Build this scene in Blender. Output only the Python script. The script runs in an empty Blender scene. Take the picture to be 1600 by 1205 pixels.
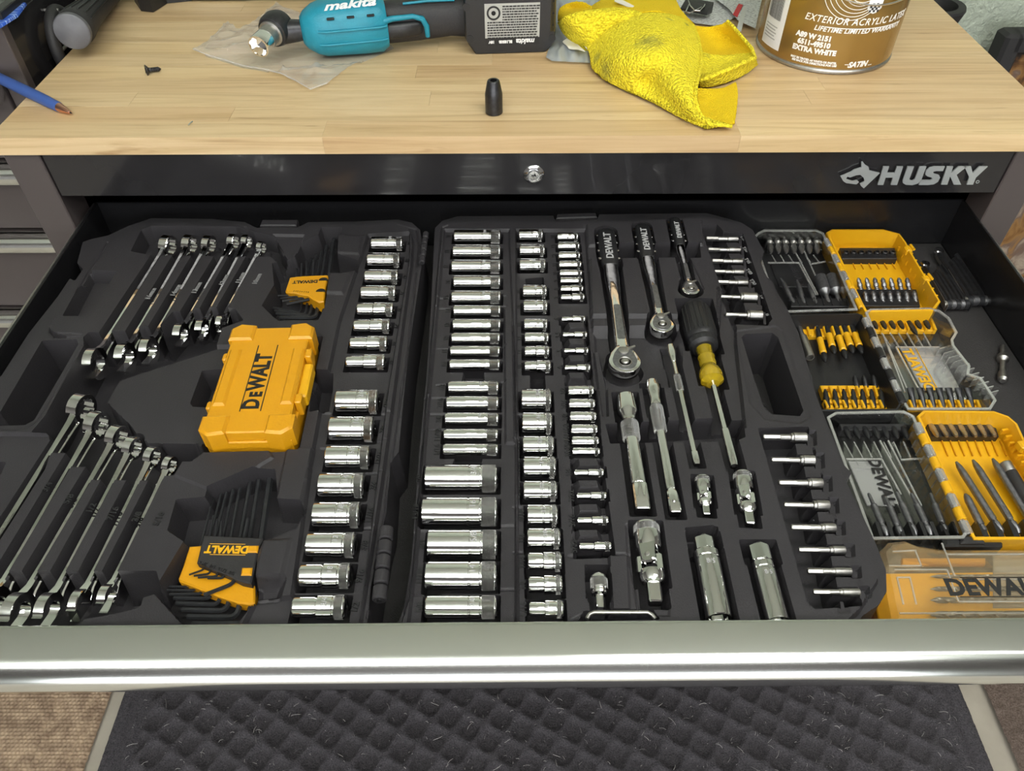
import bpy, bmesh, math, random
import numpy as np
from mathutils import Vector, Matrix, Euler
random.seed(7)
SC = bpy.context.scene
COL = SC.collection
PI = math.pi

# ---------------------------------------------------------------- camera
CAMZ = 1.36
TH = math.radians(46.5)
ROLL = -0.0037
FPX = 1180.0
_R0 = Vector((1, 0, 0)); _U0 = Vector((0, math.sin(TH), math.cos(TH))); _F = Vector((0, math.cos(TH), -math.sin(TH)))
_R = _R0 * math.cos(ROLL) + _U0 * math.sin(ROLL)
_U = -_R0 * math.sin(ROLL) + _U0 * math.cos(ROLL)
cam = bpy.data.cameras.new('camera'); camo = bpy.data.objects.new('camera', cam); COL.objects.link(camo)
cam.sensor_width = 36.0; cam.lens = FPX / 1600 * 36.0; cam.clip_start = 0.01; cam.clip_end = 50
m = Matrix.Identity(4)
for i in range(3):
    m[i][0] = _R[i]; m[i][1] = _U[i]; m[i][2] = -_F[i]
m[0][3], m[1][3], m[2][3] = 0, 0, CAMZ
camo.matrix_world = m
SC.camera = camo

def ray(px, py):
    return _R * ((px - 800) / FPX) + _U * (-(py - 602.5) / FPX) + _F
def P(px, py, drop):
    """point on the horizontal plane lying `drop` metres below eye height"""
    r = ray(px, py); t = drop / -r.z
    return Vector((r.x * t, r.y * t, CAMZ - drop))
def PY(px, py, Y):
    """point on the vertical plane at depth Y"""
    r = ray(px, py); t = Y / r.y
    return Vector((r.x * t, Y, CAMZ + r.z * t))

# ---------------------------------------------------------------- world, lights, exposure
SC.view_settings.view_transform = 'Standard'
SC.view_settings.look = 'None'
SC.view_settings.gamma = 1.0
SC.view_settings.use_curve_mapping = False
SC.view_settings.exposure = -0.50
w = bpy.data.worlds.new('world'); SC.world = w; w.use_nodes = True
bg = w.node_tree.nodes['Background']
bg.inputs[0].default_value = (0.95, 0.97, 1.0, 1); bg.inputs[1].default_value = 6.8

def area_light(name, loc, rot, sx, sy, power, color):
    l = bpy.data.lights.new(name, 'AREA'); l.shape = 'RECTANGLE'; l.size = sx; l.size_y = sy
    l.energy = power; l.color = color
    o = bpy.data.objects.new(name, l); o.location = loc; o.rotation_euler = rot; COL.objects.link(o)
    return o
# daylight entering through the open garage door behind the camera, plus added unseen fill lamps
gd = area_light('garage_door_portal', (-0.1, -3.2, 1.07), (math.radians(90), 0, 0), 4.2, 2.14, 10, (1, 1, 1)); gd.data.cycles.is_portal = True
area_light('added_fill_light', (0.9, 0.15, 2.52), (0, 0, 0), 1.2, 0.3, 17, (1.0, 0.99, 0.96))  # added lamp out of view, brightens bench and ceiling side
area_light('added_fill_light', (-0.2, -0.72, 2.15), (0, 0, 0), 2.4, 0.30, 26, (1.0, 0.985, 0.96))  # added lamp out of view, lights the front faces of the trays
area_light('added_fill_uplight', (-0.2, -0.72, 2.245), (math.radians(180), 0, 0), 2.4, 0.30, 62, (0.98, 1.0, 0.97))  # added uplight, brightens the ceiling that the metal reflects

# ---------------------------------------------------------------- materials
def new_mat(name):
    mt = bpy.data.materials.new(name); mt.use_nodes = True
    nt = mt.node_tree; b = nt.nodes['Principled BSDF']
    return mt, nt, b
def N(nt, t, **kw):
    n = nt.nodes.new(t)
    for k, v in kw.items(): setattr(n, k, v)
    return n
def bump(nt, b, src, dist, strength=1.0):
    bp = N(nt, 'ShaderNodeBump'); bp.inputs['Distance'].default_value = dist; bp.inputs['Strength'].default_value = strength
    nt.links.new(src, bp.inputs['Height']); nt.links.new(bp.outputs[0], b.inputs['Normal'])
    return bp
def noise(nt, scale, detail=3, coord='Object', stretch=None, rough=0.5):
    tc = N(nt, 'ShaderNodeTexCoord')
    src = tc.outputs[coord] if coord != 'World' else N(nt, 'ShaderNodeNewGeometry').outputs['Position']
    mp = N(nt, 'ShaderNodeMapping')
    if stretch: mp.inputs['Scale'].default_value = stretch
    nt.links.new(src, mp.inputs[0])
    n = N(nt, 'ShaderNodeTexNoise'); n.inputs['Scale'].default_value = scale; n.inputs['Detail'].default_value = detail
    n.inputs['Roughness'].default_value = rough
    nt.links.new(mp.outputs[0], n.inputs['Vector'])
    return n
def ramp(nt, src, stops):
    r = N(nt, 'ShaderNodeValToRGB')
    el = r.color_ramp.elements
    while len(el) < len(stops): el.new(0.5)
    for e, (p, c) in zip(el, stops):
        e.position = p; e.color = (*c, 1) if len(c) == 3 else c
    nt.links.new(src, r.inputs[0])
    return r
def plain(name, col, rough=0.5, metal=0.0, nscale=0, ndist=0.0, var=0.0, coat=0.0, vscale=30):
    mt, nt, b = new_mat(name)
    b.inputs['Base Color'].default_value = (*col, 1); b.inputs['Roughness'].default_value = rough
    b.inputs['Metallic'].default_value = metal; b.inputs['Coat Weight'].default_value = coat
    if nscale:
        n = noise(nt, nscale); bump(nt, b, n.outputs[0], ndist)
    if var:
        n = noise(nt, vscale, 4)
        r = ramp(nt, n.outputs[0], [(0.3, tuple(c * (1 - var) for c in col)), (0.7, tuple(min(1, c * (1 + var)) for c in col))])
        nt.links.new(r.outputs[0], b.inputs['Base Color'])
        mr = N(nt, 'ShaderNodeMapRange'); mr.inputs[3].default_value = max(0, rough - .08); mr.inputs[4].default_value = rough + .08
        nt.links.new(n.outputs[0], mr.inputs[0]); nt.links.new(mr.outputs[0], b.inputs['Roughness'])
    return mt
def clearmat(name, tint=(0.93, 0.95, 0.95), refl=0.10, rough=0.06, haze=0.0, hazecol=(.8, .8, .8)):
    """thin clear plastic: mostly see-through with a fresnel gloss"""
    mt = bpy.data.materials.new(name); mt.use_nodes = True; nt = mt.node_tree; nt.nodes.clear()
    out = N(nt, 'ShaderNodeOutputMaterial')
    tr = N(nt, 'ShaderNodeBsdfTransparent'); tr.inputs[0].default_value = (*tint, 1)
    gl = N(nt, 'ShaderNodeBsdfGlossy'); gl.inputs['Roughness'].default_value = rough
    fr = N(nt, 'ShaderNodeLayerWeight'); fr.inputs[0].default_value = 0.35
    mr = N(nt, 'ShaderNodeMapRange'); mr.inputs[3].default_value = refl * 0.5; mr.inputs[4].default_value = min(1, refl * 6)
    nt.links.new(fr.outputs['Facing'], mr.inputs[0])
    mx = N(nt, 'ShaderNodeMixShader'); nt.links.new(mr.outputs[0], mx.inputs[0]); nt.links.new(tr.outputs[0], mx.inputs[1]); nt.links.new(gl.outputs[0], mx.inputs[2])
    last = mx
    if haze:
        df = N(nt, 'ShaderNodeBsdfDiffuse'); df.inputs[0].default_value = (*hazecol, 1)
        m2 = N(nt, 'ShaderNodeMixShader'); m2.inputs[0].default_value = haze
        nt.links.new(mx.outputs[0], m2.inputs[1]); nt.links.new(df.outputs[0], m2.inputs[2]); last = m2
    nt.links.new(last.outputs[0], out.inputs[0])
    return mt

M = {}
M['tray'] = plain('moulded_charcoal_plastic', (0.034, 0.032, 0.035), 0.42, nscale=900, ndist=0.00025, var=0.10, vscale=14)
M['tray'].node_tree.nodes['Principled BSDF'].inputs['Specular IOR Level'].default_value = .28
M['blackpl'] = plain('black_plastic', (0.016, 0.016, 0.017), 0.38, nscale=700, ndist=0.0002)
M['rubber'] = plain('black_rubber', (0.022, 0.021, 0.022), 0.6, nscale=500, ndist=0.0003, var=.15)
M['oxide'] = plain('black_oxide_steel', (0.055, 0.055, 0.058), 0.34, metal=0.75, var=.2, vscale=200)
M['keysteel'] = plain('black_key_steel', (0.030, 0.031, 0.034), 0.33, metal=0.3, var=.2, vscale=200)
M['bitsteel'] = plain('grey_bit_steel', (0.22, 0.22, 0.23), 0.38, metal=0.85, var=.2, vscale=300)
M['satin'] = plain('satin_steel', (0.44, 0.43, 0.41), 0.40, metal=1.0, var=.12, vscale=300)
M['chrome'] = plain('polished_chrome', (0.88, 0.88, 0.87), 0.07, metal=1.0, nscale=25, ndist=0.0006)
M['knurl'] = None
M['yellow'] = plain('yellow_plastic', (0.64, 0.295, 0.006), 0.38, nscale=400, ndist=0.0002)
M['yellow2'] = plain('bright_yellow_plastic', (0.76, 0.40, 0.010), 0.34, nscale=400, ndist=0.0002)
M['teal'] = plain('teal_plastic', (0.012, 0.235, 0.33), 0.42, nscale=500, ndist=0.0003, var=.08)
M['white'] = plain('white_print', (0.82, 0.82, 0.82), 0.5)
M['ink'] = plain('black_print', (0.012, 0.012, 0.012), 0.5)
M['greyprint'] = plain('grey_print', (0.42, 0.42, 0.42), 0.5)
M['clear'] = clearmat('clear_plastic', (0.93, 0.94, 0.93), 0.09, 0.08)
M['amber'] = clearmat('amber_tinted_clear_plastic', (0.99, 0.93, 0.80), 0.10, 0.12, haze=0.10, hazecol=(.9, .7, .42))
M['bag'] = clearmat('polythene_film', (0.99, 0.99, 0.99), 0.07, 0.10, haze=0.20, hazecol=(.95, .94, .92))
M['ambergrip'] = plain('transparent_yellow_collar', (0.66, 0.47, 0.02), 0.08, coat=.5)
M['ambergrip'].node_tree.nodes['Principled BSDF'].inputs['Transmission Weight'].default_value = .55
M['blackpaint'] = plain('black_enamel', (0.020, 0.019, 0.020), 0.19, nscale=6, ndist=0.0012, var=.15, vscale=5, coat=.2)
M['blackin'] = plain('drawer_black_paint', (0.012, 0.012, 0.013), 0.27, nscale=300, ndist=0.00015)
M['taupe'] = plain('dark_taupe_enamel', (0.075, 0.062, 0.060), 0.32, nscale=8, ndist=0.001)
M['liner'] = plain('ribbed_drawer_liner', (0.028, 0.026, 0.026), 0.7, nscale=900, ndist=0.0006)
M['trim'] = plain('brushed_stainless_trim', (0.90, 0.92, 0.90), 0.16, metal=1.0, nscale=4, ndist=0.0015)
M['lockchrome'] = plain('lock_chrome', (0.75, 0.75, 0.75), 0.15, metal=1.0)
M['copper'] = plain('rose_copper', (0.85, 0.45, 0.33), 0.18, metal=1.0)
M['bluepen'] = plain('blue_soft_touch', (0.045, 0.10, 0.33), 0.42)
M['gold'] = plain('gold_coating', (0.40, 0.25, 0.10), 0.3, metal=0.8)
M['badge'] = plain('badge_silver', (0.50, 0.53, 0.53), 0.35, metal=0.6)

def mk_knurl():
    mt, nt, b = new_mat('knurled_chrome')
    b.inputs['Base Color'].default_value = (.78, .78, .77, 1); b.inputs['Metallic'].default_value = 1; b.inputs['Roughness'].default_value = .2
    tc = N(nt, 'ShaderNodeTexCoord')
    hs = []
    for ang in (0.75, -0.75):
        mp = N(nt, 'ShaderNodeMapping'); mp.inputs['Rotation'].default_value = (0, 0, ang)
        nt.links.new(tc.outputs['UV'], mp.inputs[0])
        wv = N(nt, 'ShaderNodeTexWave'); wv.inputs['Scale'].default_value = 12
        nt.links.new(mp.outputs[0], wv.inputs[0]); hs.append(wv)
    mn = N(nt, 'ShaderNodeMath', operation='MINIMUM'); nt.links.new(hs[0].outputs['Fac'], mn.inputs[0]); nt.links.new(hs[1].outputs['Fac'], mn.inputs[1])
    bump(nt, b, mn.outputs[0], 0.0006)
    return mt
M['knurl'] = mk_knurl()

def mk_wood():
    mt, nt, b = new_mat('butcher_block_wood')
    geo = N(nt, 'ShaderNodeNewGeometry'); oi = N(nt, 'ShaderNodeObjectInfo')
    off = N(nt, 'ShaderNodeVectorMath', operation='SCALE'); off.inputs[0].default_value = (3.1, 5.7, 2.3)
    nt.links.new(oi.outputs['Random'], off.inputs['Scale'])
    ad = N(nt, 'ShaderNodeVectorMath', operation='ADD'); nt.links.new(geo.outputs['Position'], ad.inputs[0]); nt.links.new(off.outputs[0], ad.inputs[1])
    mp = N(nt, 'ShaderNodeMapping'); mp.inputs['Scale'].default_value = (1.6, 34, 34); nt.links.new(ad.outputs[0], mp.inputs[0])
    n1 = N(nt, 'ShaderNodeTexNoise'); n1.inputs['Scale'].default_value = 1.7; n1.inputs['Detail'].default_value = 6; n1.inputs['Roughness'].default_value = .6
    n1.inputs['Distortion'].default_value = 1.3
    nt.links.new(mp.outputs[0], n1.inputs[0])
    r1 = ramp(nt, n1.outputs[0], [(0.25, (0.39, 0.25, 0.125)), (0.40, (0.56, 0.40, 0.215)), (0.52, (0.64, 0.475, 0.27)), (0.75, (0.72, 0.56, 0.345))])
    # per stave tint
    r2 = ramp(nt, oi.outputs['Random'], [(0.0, (0.90, 0.83, 0.76)), (0.5, (1.0, .99, 0.97)), (1.0, (1.05, 1.03, .96))])
    mu = N(nt, 'ShaderNodeMix', data_type='RGBA', blend_type='MULTIPLY'); mu.inputs[0].default_value = 1
    nt.links.new(r1.outputs[0], mu.inputs[6]); nt.links.new(r2.outputs[0], mu.inputs[7])
    # dark streak flecks and stains of use
    mp2 = N(nt, 'ShaderNodeMapping'); mp2.inputs['Scale'].default_value = (9, 120, 60); nt.links.new(ad.outputs[0], mp2.inputs[0])
    n2 = N(nt, 'ShaderNodeTexNoise'); n2.inputs['Scale'].default_value = 1.0; n2.inputs['Detail'].default_value = 4; nt.links.new(mp2.outputs[0], n2.inputs[0])
    r3 = ramp(nt, n2.outputs[0], [(0.0, (1, 1, 1)), (0.66, (1, 1, 1)), (0.74, (0.62, 0.52, 0.42))])
    mu2 = N(nt, 'ShaderNodeMix', data_type='RGBA', blend_type='MULTIPLY'); mu2.inputs[0].default_value = .8
    nt.links.new(mu.outputs[2], mu2.inputs[6]); nt.links.new(r3.outputs[0], mu2.inputs[7])
    nt.links.new(mu2.outputs[2], b.inputs['Base Color'])
    b.inputs['Roughness'].default_value = .42
    n3 = N(nt, 'ShaderNodeTexNoise'); n3.inputs['Scale'].default_value = 14; nt.links.new(geo.outputs['Position'], n3.inputs[0])
    mr = N(nt, 'ShaderNodeMapRange'); mr.inputs[3].default_value = .28; mr.inputs[4].default_value = .55
    nt.links.new(n3.outputs[0], mr.inputs[0]); nt.links.new(mr.outputs[0], b.inputs['Roughness'])
    bump(nt, b, n1.outputs[0], 0.0006)
    return mt
M['wood'] = mk_wood()

# ---------------------------------------------------------------- geometry helpers
class MB:
    def __init__(s): s.v = []; s.f = []; s.uv = {}
    def add(s, vs, fs, mat=None):
        o = len(s.v)
        s.v += [tuple(mat @ Vector(q)) if mat is not None else tuple(q) for q in vs]
        s.f += [tuple(i + o for i in f) for f in fs]
        return s
    def box(s, c, d, mat=None, ch=0.0):
        """box of centre c, size d, with its edges chamfered by ch"""
        x, y, z = d[0] / 2, d[1] / 2, d[2] / 2
        if ch <= 0:
            vs = [(c[0] + i * x, c[1] + j * y, c[2] + k * z) for i in (-1, 1) for j in (-1, 1) for k in (-1, 1)]
            fs = [(0, 1, 3, 2), (4, 6, 7, 5), (0, 4, 5, 1), (2, 3, 7, 6), (0, 2, 6, 4), (1, 5, 7, 3)]
            return s.add(vs, fs, mat)
        ch = min(ch, x * .98, y * .98, z * .98)
        rings = []
        for zz, ins in ((-z, ch), (-z + ch, 0), (z - ch, 0), (z, ch)):
            a, b2 = x - ins, y - ins
            k = ch if ins == 0 else ch * .6
            rings.append([(c[0] + px, c[1] + py, c[2] + zz) for px, py in ((-a + k, -b2), (a - k, -b2), (a, -b2 + k), (a, b2 - k), (a - k, b2), (-a + k, b2), (-a, b2 - k), (-a, -b2 + k))])
        return s.loft(rings, mat, closed=True)
    def loft(s, rings, mat=None, closed=True, caps=True):
        n = len(rings[0]); vs = [q for r in rings for q in r]; fs = []
        for k in range(len(rings) - 1):
            for i in range(n if closed else n - 1):
                j = (i + 1) % n
                fs.append((k * n + i, k * n + j, (k + 1) * n + j, (k + 1) * n + i))
        if caps and closed:
            fs.append(tuple(range(n))[::-1]); fs.append(tuple((len(rings) - 1) * n + i for i in range(n)))
        return s.add(vs, fs, mat)
    def lathe(s, prof, seg=24, mat=None, caps=True, axis='X', poly=None):
        """prof: list of (t along axis, radius[, sides]); axis X, Y or Z"""
        rings = []
        for q in prof:
            t, r = q[0], q[1]
            ring = []
            for i in range(seg):
                a = 2 * PI * i / seg
                rr = r
                if len(q) > 2 and q[2]:
                    k = q[2]; sec = 2 * PI / k
                    rr = r * math.cos(PI / k) / math.cos(((a + sec / 2) % sec) - sec / 2)
                u, v = rr * math.cos(a), rr * math.sin(a)
                ring.append((t, u, v) if axis == 'X' else (v, t, u) if axis == 'Y' else (u, v, t))
            rings.append(ring)
        return s.loft(rings, mat, True, caps)
    def prism(s, pts, z0, z1, mat=None, ch=0.0):
        """extruded convex or simple polygon, its top edge chamfered by ch"""
        n = len(pts)
        if ch > 0:
            ins = inset(pts, ch)
            rings = [[(p[0], p[1], z0) for p in pts], [(p[0], p[1], z1 - ch) for p in pts], [(p[0], p[1], z1) for p in ins]]
        else:
            rings = [[(p[0], p[1], z0) for p in pts], [(p[0], p[1], z1) for p in pts]]
        return s.loft(rings, mat)
    def tube(s, path, r, seg=8, mat=None, sides=None, caps=True):
        """tube along a 3-D path, r a number or a list"""
        path = [Vector(q) for q in path]; n = len(path); rings = []
        up = None
        for i, q in enumerate(path):
            d = (path[min(i + 1, n - 1)] - path[max(i - 1, 0)]).normalized()
            if up is None:
                up = Vector((0, 0, 1)) if abs(d.z) < .9 else Vector((1, 0, 0))
            side = d.cross(up).normalized(); up = side.cross(d).normalized()
            rr = r[i] if isinstance(r, (list, tuple)) else r
            rings.append([tuple(q + side * (rr * math.cos(2 * PI * k / seg)) + up * (rr * math.sin(2 * PI * k / seg))) for k in range(seg)])
        return s.loft(rings, mat, True, caps)
    def build(s, name, mt, parent=None, smooth=38, loc=None, rot=None):
        me = bpy.data.meshes.new(name); me.from_pydata(s.v, [], s.f)
        me.materials.append(mt); me.update()
        bm = bmesh.new(); bm.from_mesh(me); bmesh.ops.recalc_face_normals(bm, faces=bm.faces)
        ng = [f for f in bm.faces if len(f.verts) > 4]
        if ng: bmesh.ops.triangulate(bm, faces=ng)
        bm.to_mesh(me); bm.free()
        if smooth: shade(me, smooth)
        return link(name, me, parent, loc, rot)
def shade(me, ang):
    me.polygons.foreach_set('use_smooth', [True] * len(me.polygons))
    try: me.set_sharp_from_angle(angle=math.radians(ang))
    except Exception: pass
def link(name, me, parent=None, loc=None, rot=None):
    o = bpy.data.objects.new(name, me); COL.objects.link(o)
    if parent is not None: o.parent = parent
    if loc is not None: o.location = loc
    if rot is not None: o.rotation_euler = rot
    return o
def inset(pts, d):
    n = len(pts); area = sum(pts[i][0] * pts[(i + 1) % n][1] - pts[(i + 1) % n][0] * pts[i][1] for i in range(n))
    sg = 1 if area > 0 else -1; out = []
    for i in range(n):
        p0, p1, p2 = Vector(pts[i - 1][:2]), Vector(pts[i][:2]), Vector(pts[(i + 1) % n][:2])
        a = (p1 - p0).normalized(); b2 = (p2 - p1).normalized()
        na = Vector((-a.y, a.x)) * sg; nb = Vector((-b2.y, b2.x)) * sg
        k = (na + nb); k = k / max(.35, k.length_squared / 2) if k.length > 1e-6 else na
        out.append(tuple(p1 + k * d))
    return out
def thing(name, label, cat, loc=(0, 0, 0), rot=(0, 0, 0), group=None):
    o = bpy.data.objects.new(name, None); COL.objects.link(o); o.location = loc; o.rotation_euler = rot
    o.empty_display_size = .01
    return tag(o, label, cat, group)
def tag(o, label, cat, group=None):
    o['label'] = label; o['category'] = cat
    if group: o['group'] = group
    return o
def struct(o): o['kind'] = 'structure'; return o
_tc = {}
def text_mesh(body, size, extrude=0.0003, offset=0.0, shear=0.0, spacing=1.0, mat=None, xs=1.0):
    key = (body, size, extrude, offset, shear, spacing, mat.name, xs)
    if key in _tc: return _tc[key]
    cu = bpy.data.curves.new('lettering', 'FONT'); cu.body = body; cu.size = size; cu.extrude = extrude; cu.offset = offset
    cu.shear = shear; cu.space_character = spacing; cu.align_x = 'CENTER'; cu.align_y = 'CENTER'; cu.resolution_u = 3
    o = bpy.data.objects.new('lettering', cu); COL.objects.link(o)
    dg = bpy.context.evaluated_depsgraph_get(); me = bpy.data.meshes.new_from_object(o.evaluated_get(dg)); 
    bpy.data.objects.remove(o); bpy.data.curves.remove(cu)
    if xs != 1.0:
        for v in me.vertices: v.co.x *= xs
    me.materials.clear(); me.materials.append(mat); me.name = 'lettering'
    _tc[key] = me
    return me
def text(name, body, size, mt, parent, loc, rot, **kw):
    return link(name, text_mesh(body, size, mat=mt, **kw), parent, loc, rot)
def flat2d(name, loops, extrude, mt, bev=0.0, parent=None, res=1):
    """flat shape with holes, given thickness 2*extrude, in its own XY plane"""
    cu = bpy.data.curves.new(name, 'CURVE'); cu.dimensions = '2D'; cu.fill_mode = 'BOTH'; cu.extrude = extrude
    for lp in loops:
        sp = cu.splines.new('POLY'); sp.points.add(len(lp) - 1); sp.use_cyclic_u = True
        for q, c in zip(sp.points, lp): q.co = (c[0], c[1], 0, 1)
    o = bpy.data.objects.new(name, cu); COL.objects.link(o)
    dg = bpy.context.evaluated_depsgraph_get(); me = bpy.data.meshes.new_from_object(o.evaluated_get(dg))
    bpy.data.objects.remove(o); bpy.data.curves.remove(cu)
    if bev > 0:
        bm = bmesh.new(); bm.from_mesh(me); bmesh.ops.remove_doubles(bm, verts=bm.verts, dist=1e-6)
        caps = [f for f in bm.faces if abs(f.normal.z) > .9]
        bmesh.ops.dissolve_limit(bm, angle_limit=.01, verts=[], edges=[ed for ed in bm.edges if all(f in set(caps) for f in ed.link_faces)]) if len(loops) == 1 else None
        eds = [ed for ed in bm.edges if len(ed.link_faces) == 2 and (abs(ed.link_faces[0].normal.z) > .9) != (abs(ed.link_faces[1].normal.z) > .9)]
        bmesh.ops.bevel(bm, geom=eds, offset=bev, segments=res, profile=.5, affect='EDGES', clamp_overlap=True)
        bmesh.ops.triangulate(bm, faces=[f for f in bm.faces if len(f.verts) > 4])
        bm.to_mesh(me); bm.free()
    me.materials.clear(); me.materials.append(mt); shade(me, 35); me.name = name
    return me
ORD = ['first', 'second', 'third', 'fourth', 'fifth', 'sixth', 'seventh', 'eighth', 'ninth', 'tenth', 'eleventh', 'twelfth', 'thirteenth', 'fourteenth', 'fifteenth', 'sixteenth']
# ================================================================ SETTING
def mk_wall(name, col, sc=60, dist=.004):
    mt, nt, b = new_mat(name)
    b.inputs['Base Color'].default_value = (*col, 1); b.inputs['Roughness'].default_value = .75
    n = noise(nt, sc, 5, 'World'); bump(nt, b, n.outputs[0], dist)
    return mt
M['wall'] = mk_wall('sage_stucco', (0.46, 0.51, 0.415), 110, .007)
M['ceil'] = mk_wall('pale_ceiling', (0.86, 0.895, 0.85))
mt, nt, b = new_mat('concrete'); M['floor'] = mt
n = noise(nt, 9, 6, 'World'); r = ramp(nt, n.outputs[0], [(.3, (.36, .32, .26)), (.7, (.50, .46, .38))]); nt.links.new(r.outputs[0], b.inputs[0]); b.inputs['Roughness'].default_value = .7
bump(nt, b, n.outputs[0], .002)
def setbox(name, lo, hi, mt):
    m = MB(); m.box([(a + b) / 2 for a, b in zip(lo, hi)], [b - a for a, b in zip(lo, hi)])
    return struct(m.build(name, mt, smooth=0))
WY = 1.45
setbox('floor', (-2.6, -3.2, -.1), (2.4, WY, 0), M['floor'])
setbox('wall_back', (-2.6, WY, 0), (2.4, WY + .1, 2.6), M['wall'])
M['wallside'] = mk_wall('darkened_side_wall', (.20, .19, .18))  # unseen side walls darkened to give the chrome reflections contrast
setbox('wall_left', (-2.7, -3.2, 0), (-2.6, WY + .1, 2.6), M['wallside'])
setbox('wall_right', (2.4, -3.2, 0), (2.5, WY + .1, 2.6), M['wallside'])
setbox('wall_front', (-2.6, -3.3, 2.14), (2.4, -3.2, 2.6), M['wall'])
setbox('wall_front_2', (-2.6, -3.3, 0), (-2.2, -3.2, 2.14), M['wall'])
setbox('wall_front_3', (2.0, -3.3, 0), (2.4, -3.2, 2.14), M['wall'])
setbox('driveway', (-14, -22, -.12), (14, -3.2, -.02), mk_wall('driveway_asphalt', (.42, .385, .37), 40, .003))
setbox('ceiling', (-2.7, -3.3, 2.6), (2.5, WY + .1, 2.7), M['ceil'])
# unseen raised garage door, added to reflect dark in pull and chrome
M['gdoor'] = plain('added_door_enamel', (.10, .095, .09), .5)
gm = MB(); gm.box((-.1, -2.04, 2.245), (4.2, 2.2, .012)); gdo = struct(gm.build('added_dark_door', M['gdoor'], smooth=0))
for k in range(4):
    gm = MB(); gm.box((-.1, -2.86 + k * .55, 2.225), (4.18, .532, .030), ch=.006); gm.build('added_door_panel', M['gdoor'], gdo)
for sx_ in (-2.16, 1.96):
    gm = MB(); gm.box((sx_, -2.0, 2.275), (.035, 2.4, .04), ch=.002); gm.build('added_door_track', M['satin'], gdo)
    for yy_ in (-.95, -2.6):
        gm = MB(); gm.box((sx_, yy_, 2.45), (.03, .03, .30)); gm.build('added_track_hanger', M['satin'], gdo, 0)
bb = MB(); bb.box((-.1, WY - .007, .045), (5.0, .014, .09), ch=.003); struct(bb.build('baseboard_back', M['ceil']))
lampm, nt, b = new_mat('added_light_diffuser'); b.inputs['Emission Color'].default_value = (1, .96, .9, 1); b.inputs['Emission Strength'].default_value = 3.0
for lx, ly, ll, lb, lz in ((.9, .15, 1.25, 'added unseen ceiling fixture lighting the workbench', 2.6), (-.2, -.72, 2.45, 'added unseen shop light on two wires, brightening drawer and ceiling', 2.235)):
    lt = thing('added_light_fixture', lb, 'light', (lx, ly, lz))  # fixtures made up to carry the added fill lights
    if lz < 2.5:
        for sx_ in (-1, 1):
            m = MB(); m.box((sx_, 0, .182), (.006, .006, .365)); m.build('hanging_wire', M['satin'], lt, 0)
    m = MB(); m.box((0, 0, -.02), (ll, .34, .04), ch=.006); m.build('housing', M['white'], lt)
    m = MB(); m.box((0, 0, -.046), (ll - .07, .28, .012), ch=.004); m.build('diffuser', lampm, lt)

# ---------------------------------------------------------------- mats on the floor
def fabric(name, c1, c2, sc, dist, rough=.95):
    mt, nt, b = new_mat(name)
    n = noise(nt, sc, 6, 'World', rough=.7); r = ramp(nt, n.outputs[0], [(.32, c1), (.68, c2)])
    nt.links.new(r.outputs[0], b.inputs[0]); b.inputs['Roughness'].default_value = rough
    b.inputs['Specular IOR Level'].default_value = .2
    bump(nt, b, n.outputs[0], dist)
    return mt
M['matgrey'] = fabric('charcoal_pile', (.040, .037, .042), (.150, .140, .152), 420, .004)
M['matbrown'] = fabric('brown_pile', (.10, .07, .055), (.32, .25, .21), 380, .004)
M['lint'] = plain('pale_lint', (.55, .53, .50), .9)
def heightgrid(x0, x1, y0, y1, step, fn, name, mt, z0=0.0, parent=None):
    nx = int((x1 - x0) / step) + 1; ny = int((y1 - y0) / step) + 1
    X, Y = np.meshgrid(np.linspace(x0, x1, nx), np.linspace(y0, y1, ny))
    Z = fn(X, Y) + z0
    co = np.stack([X, Y, Z], -1).reshape(-1, 3)
    idx = np.arange(nx * ny).reshape(ny, nx)
    f = np.stack([idx[:-1, :-1], idx[:-1, 1:], idx[1:, 1:], idx[1:, :-1]], -1).reshape(-1, 4)
    return np_mesh(name, co, f, mt, parent)
def np_mesh(name, co, f, mt, parent=None, smooth=True):
    me = bpy.data.meshes.new(name)
    me.vertices.add(len(co)); me.vertices.foreach_set('co', co.astype(np.float32).ravel())
    me.loops.add(f.size); me.loops.foreach_set('vertex_index', f.astype(np.int32).ravel())
    me.polygons.add(len(f)); me.polygons.foreach_set('loop_start', np.arange(0, f.size, 4, dtype=np.int32))
    me.update(calc_edges=True); me.validate()
    me.polygons.foreach_set('use_smooth', [smooth] * len(me.polygons)); me.materials.append(mt)
    return link(name, me, parent)
rng = np.random.RandomState(3)
MX0, MX1, MY1 = -.695, .80, .80
def mat_h(X, Y):
    p = .040
    a = (X * .866 - Y * .5) / p * PI; b2 = (Y * .866 + X * .5) / (p * 1.08) * PI
    g = np.abs(np.sin(a + b2)) * np.abs(np.sin(a - b2))
    g = np.clip(np.sin(a) * np.sin(b2), -1, 1)
    pit = np.clip(-g * 1.6, 0, 1) + np.clip(g * 1.6, 0, 1) * 0
    h = .0125 - .0080 * np.clip(np.abs(g) * 2.4 - .35, 0, 1) ** .8
    edge = np.minimum.reduce([X - MX0, MX1 - X, MY1 - Y, Y - (-1.0)])
    flat = edge < .055
    groove = np.exp(-((edge - .028) / .004) ** 2) * .005 + np.exp(-((edge - .052) / .004) ** 2) * .005
    h = np.where(flat, .011, h) - groove
    h = h * np.clip(edge / .006 + .3, 0, 1)
    return h + rng.normal(0, .0006, X.shape)
mo = heightgrid(MX0, MX1, -1.0, MY1, .0045, mat_h, 'floor_mat', M['matgrey'])
tag(mo, 'charcoal floor mat with a waffle of sunken diamonds under the open drawer', 'mat')
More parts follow.
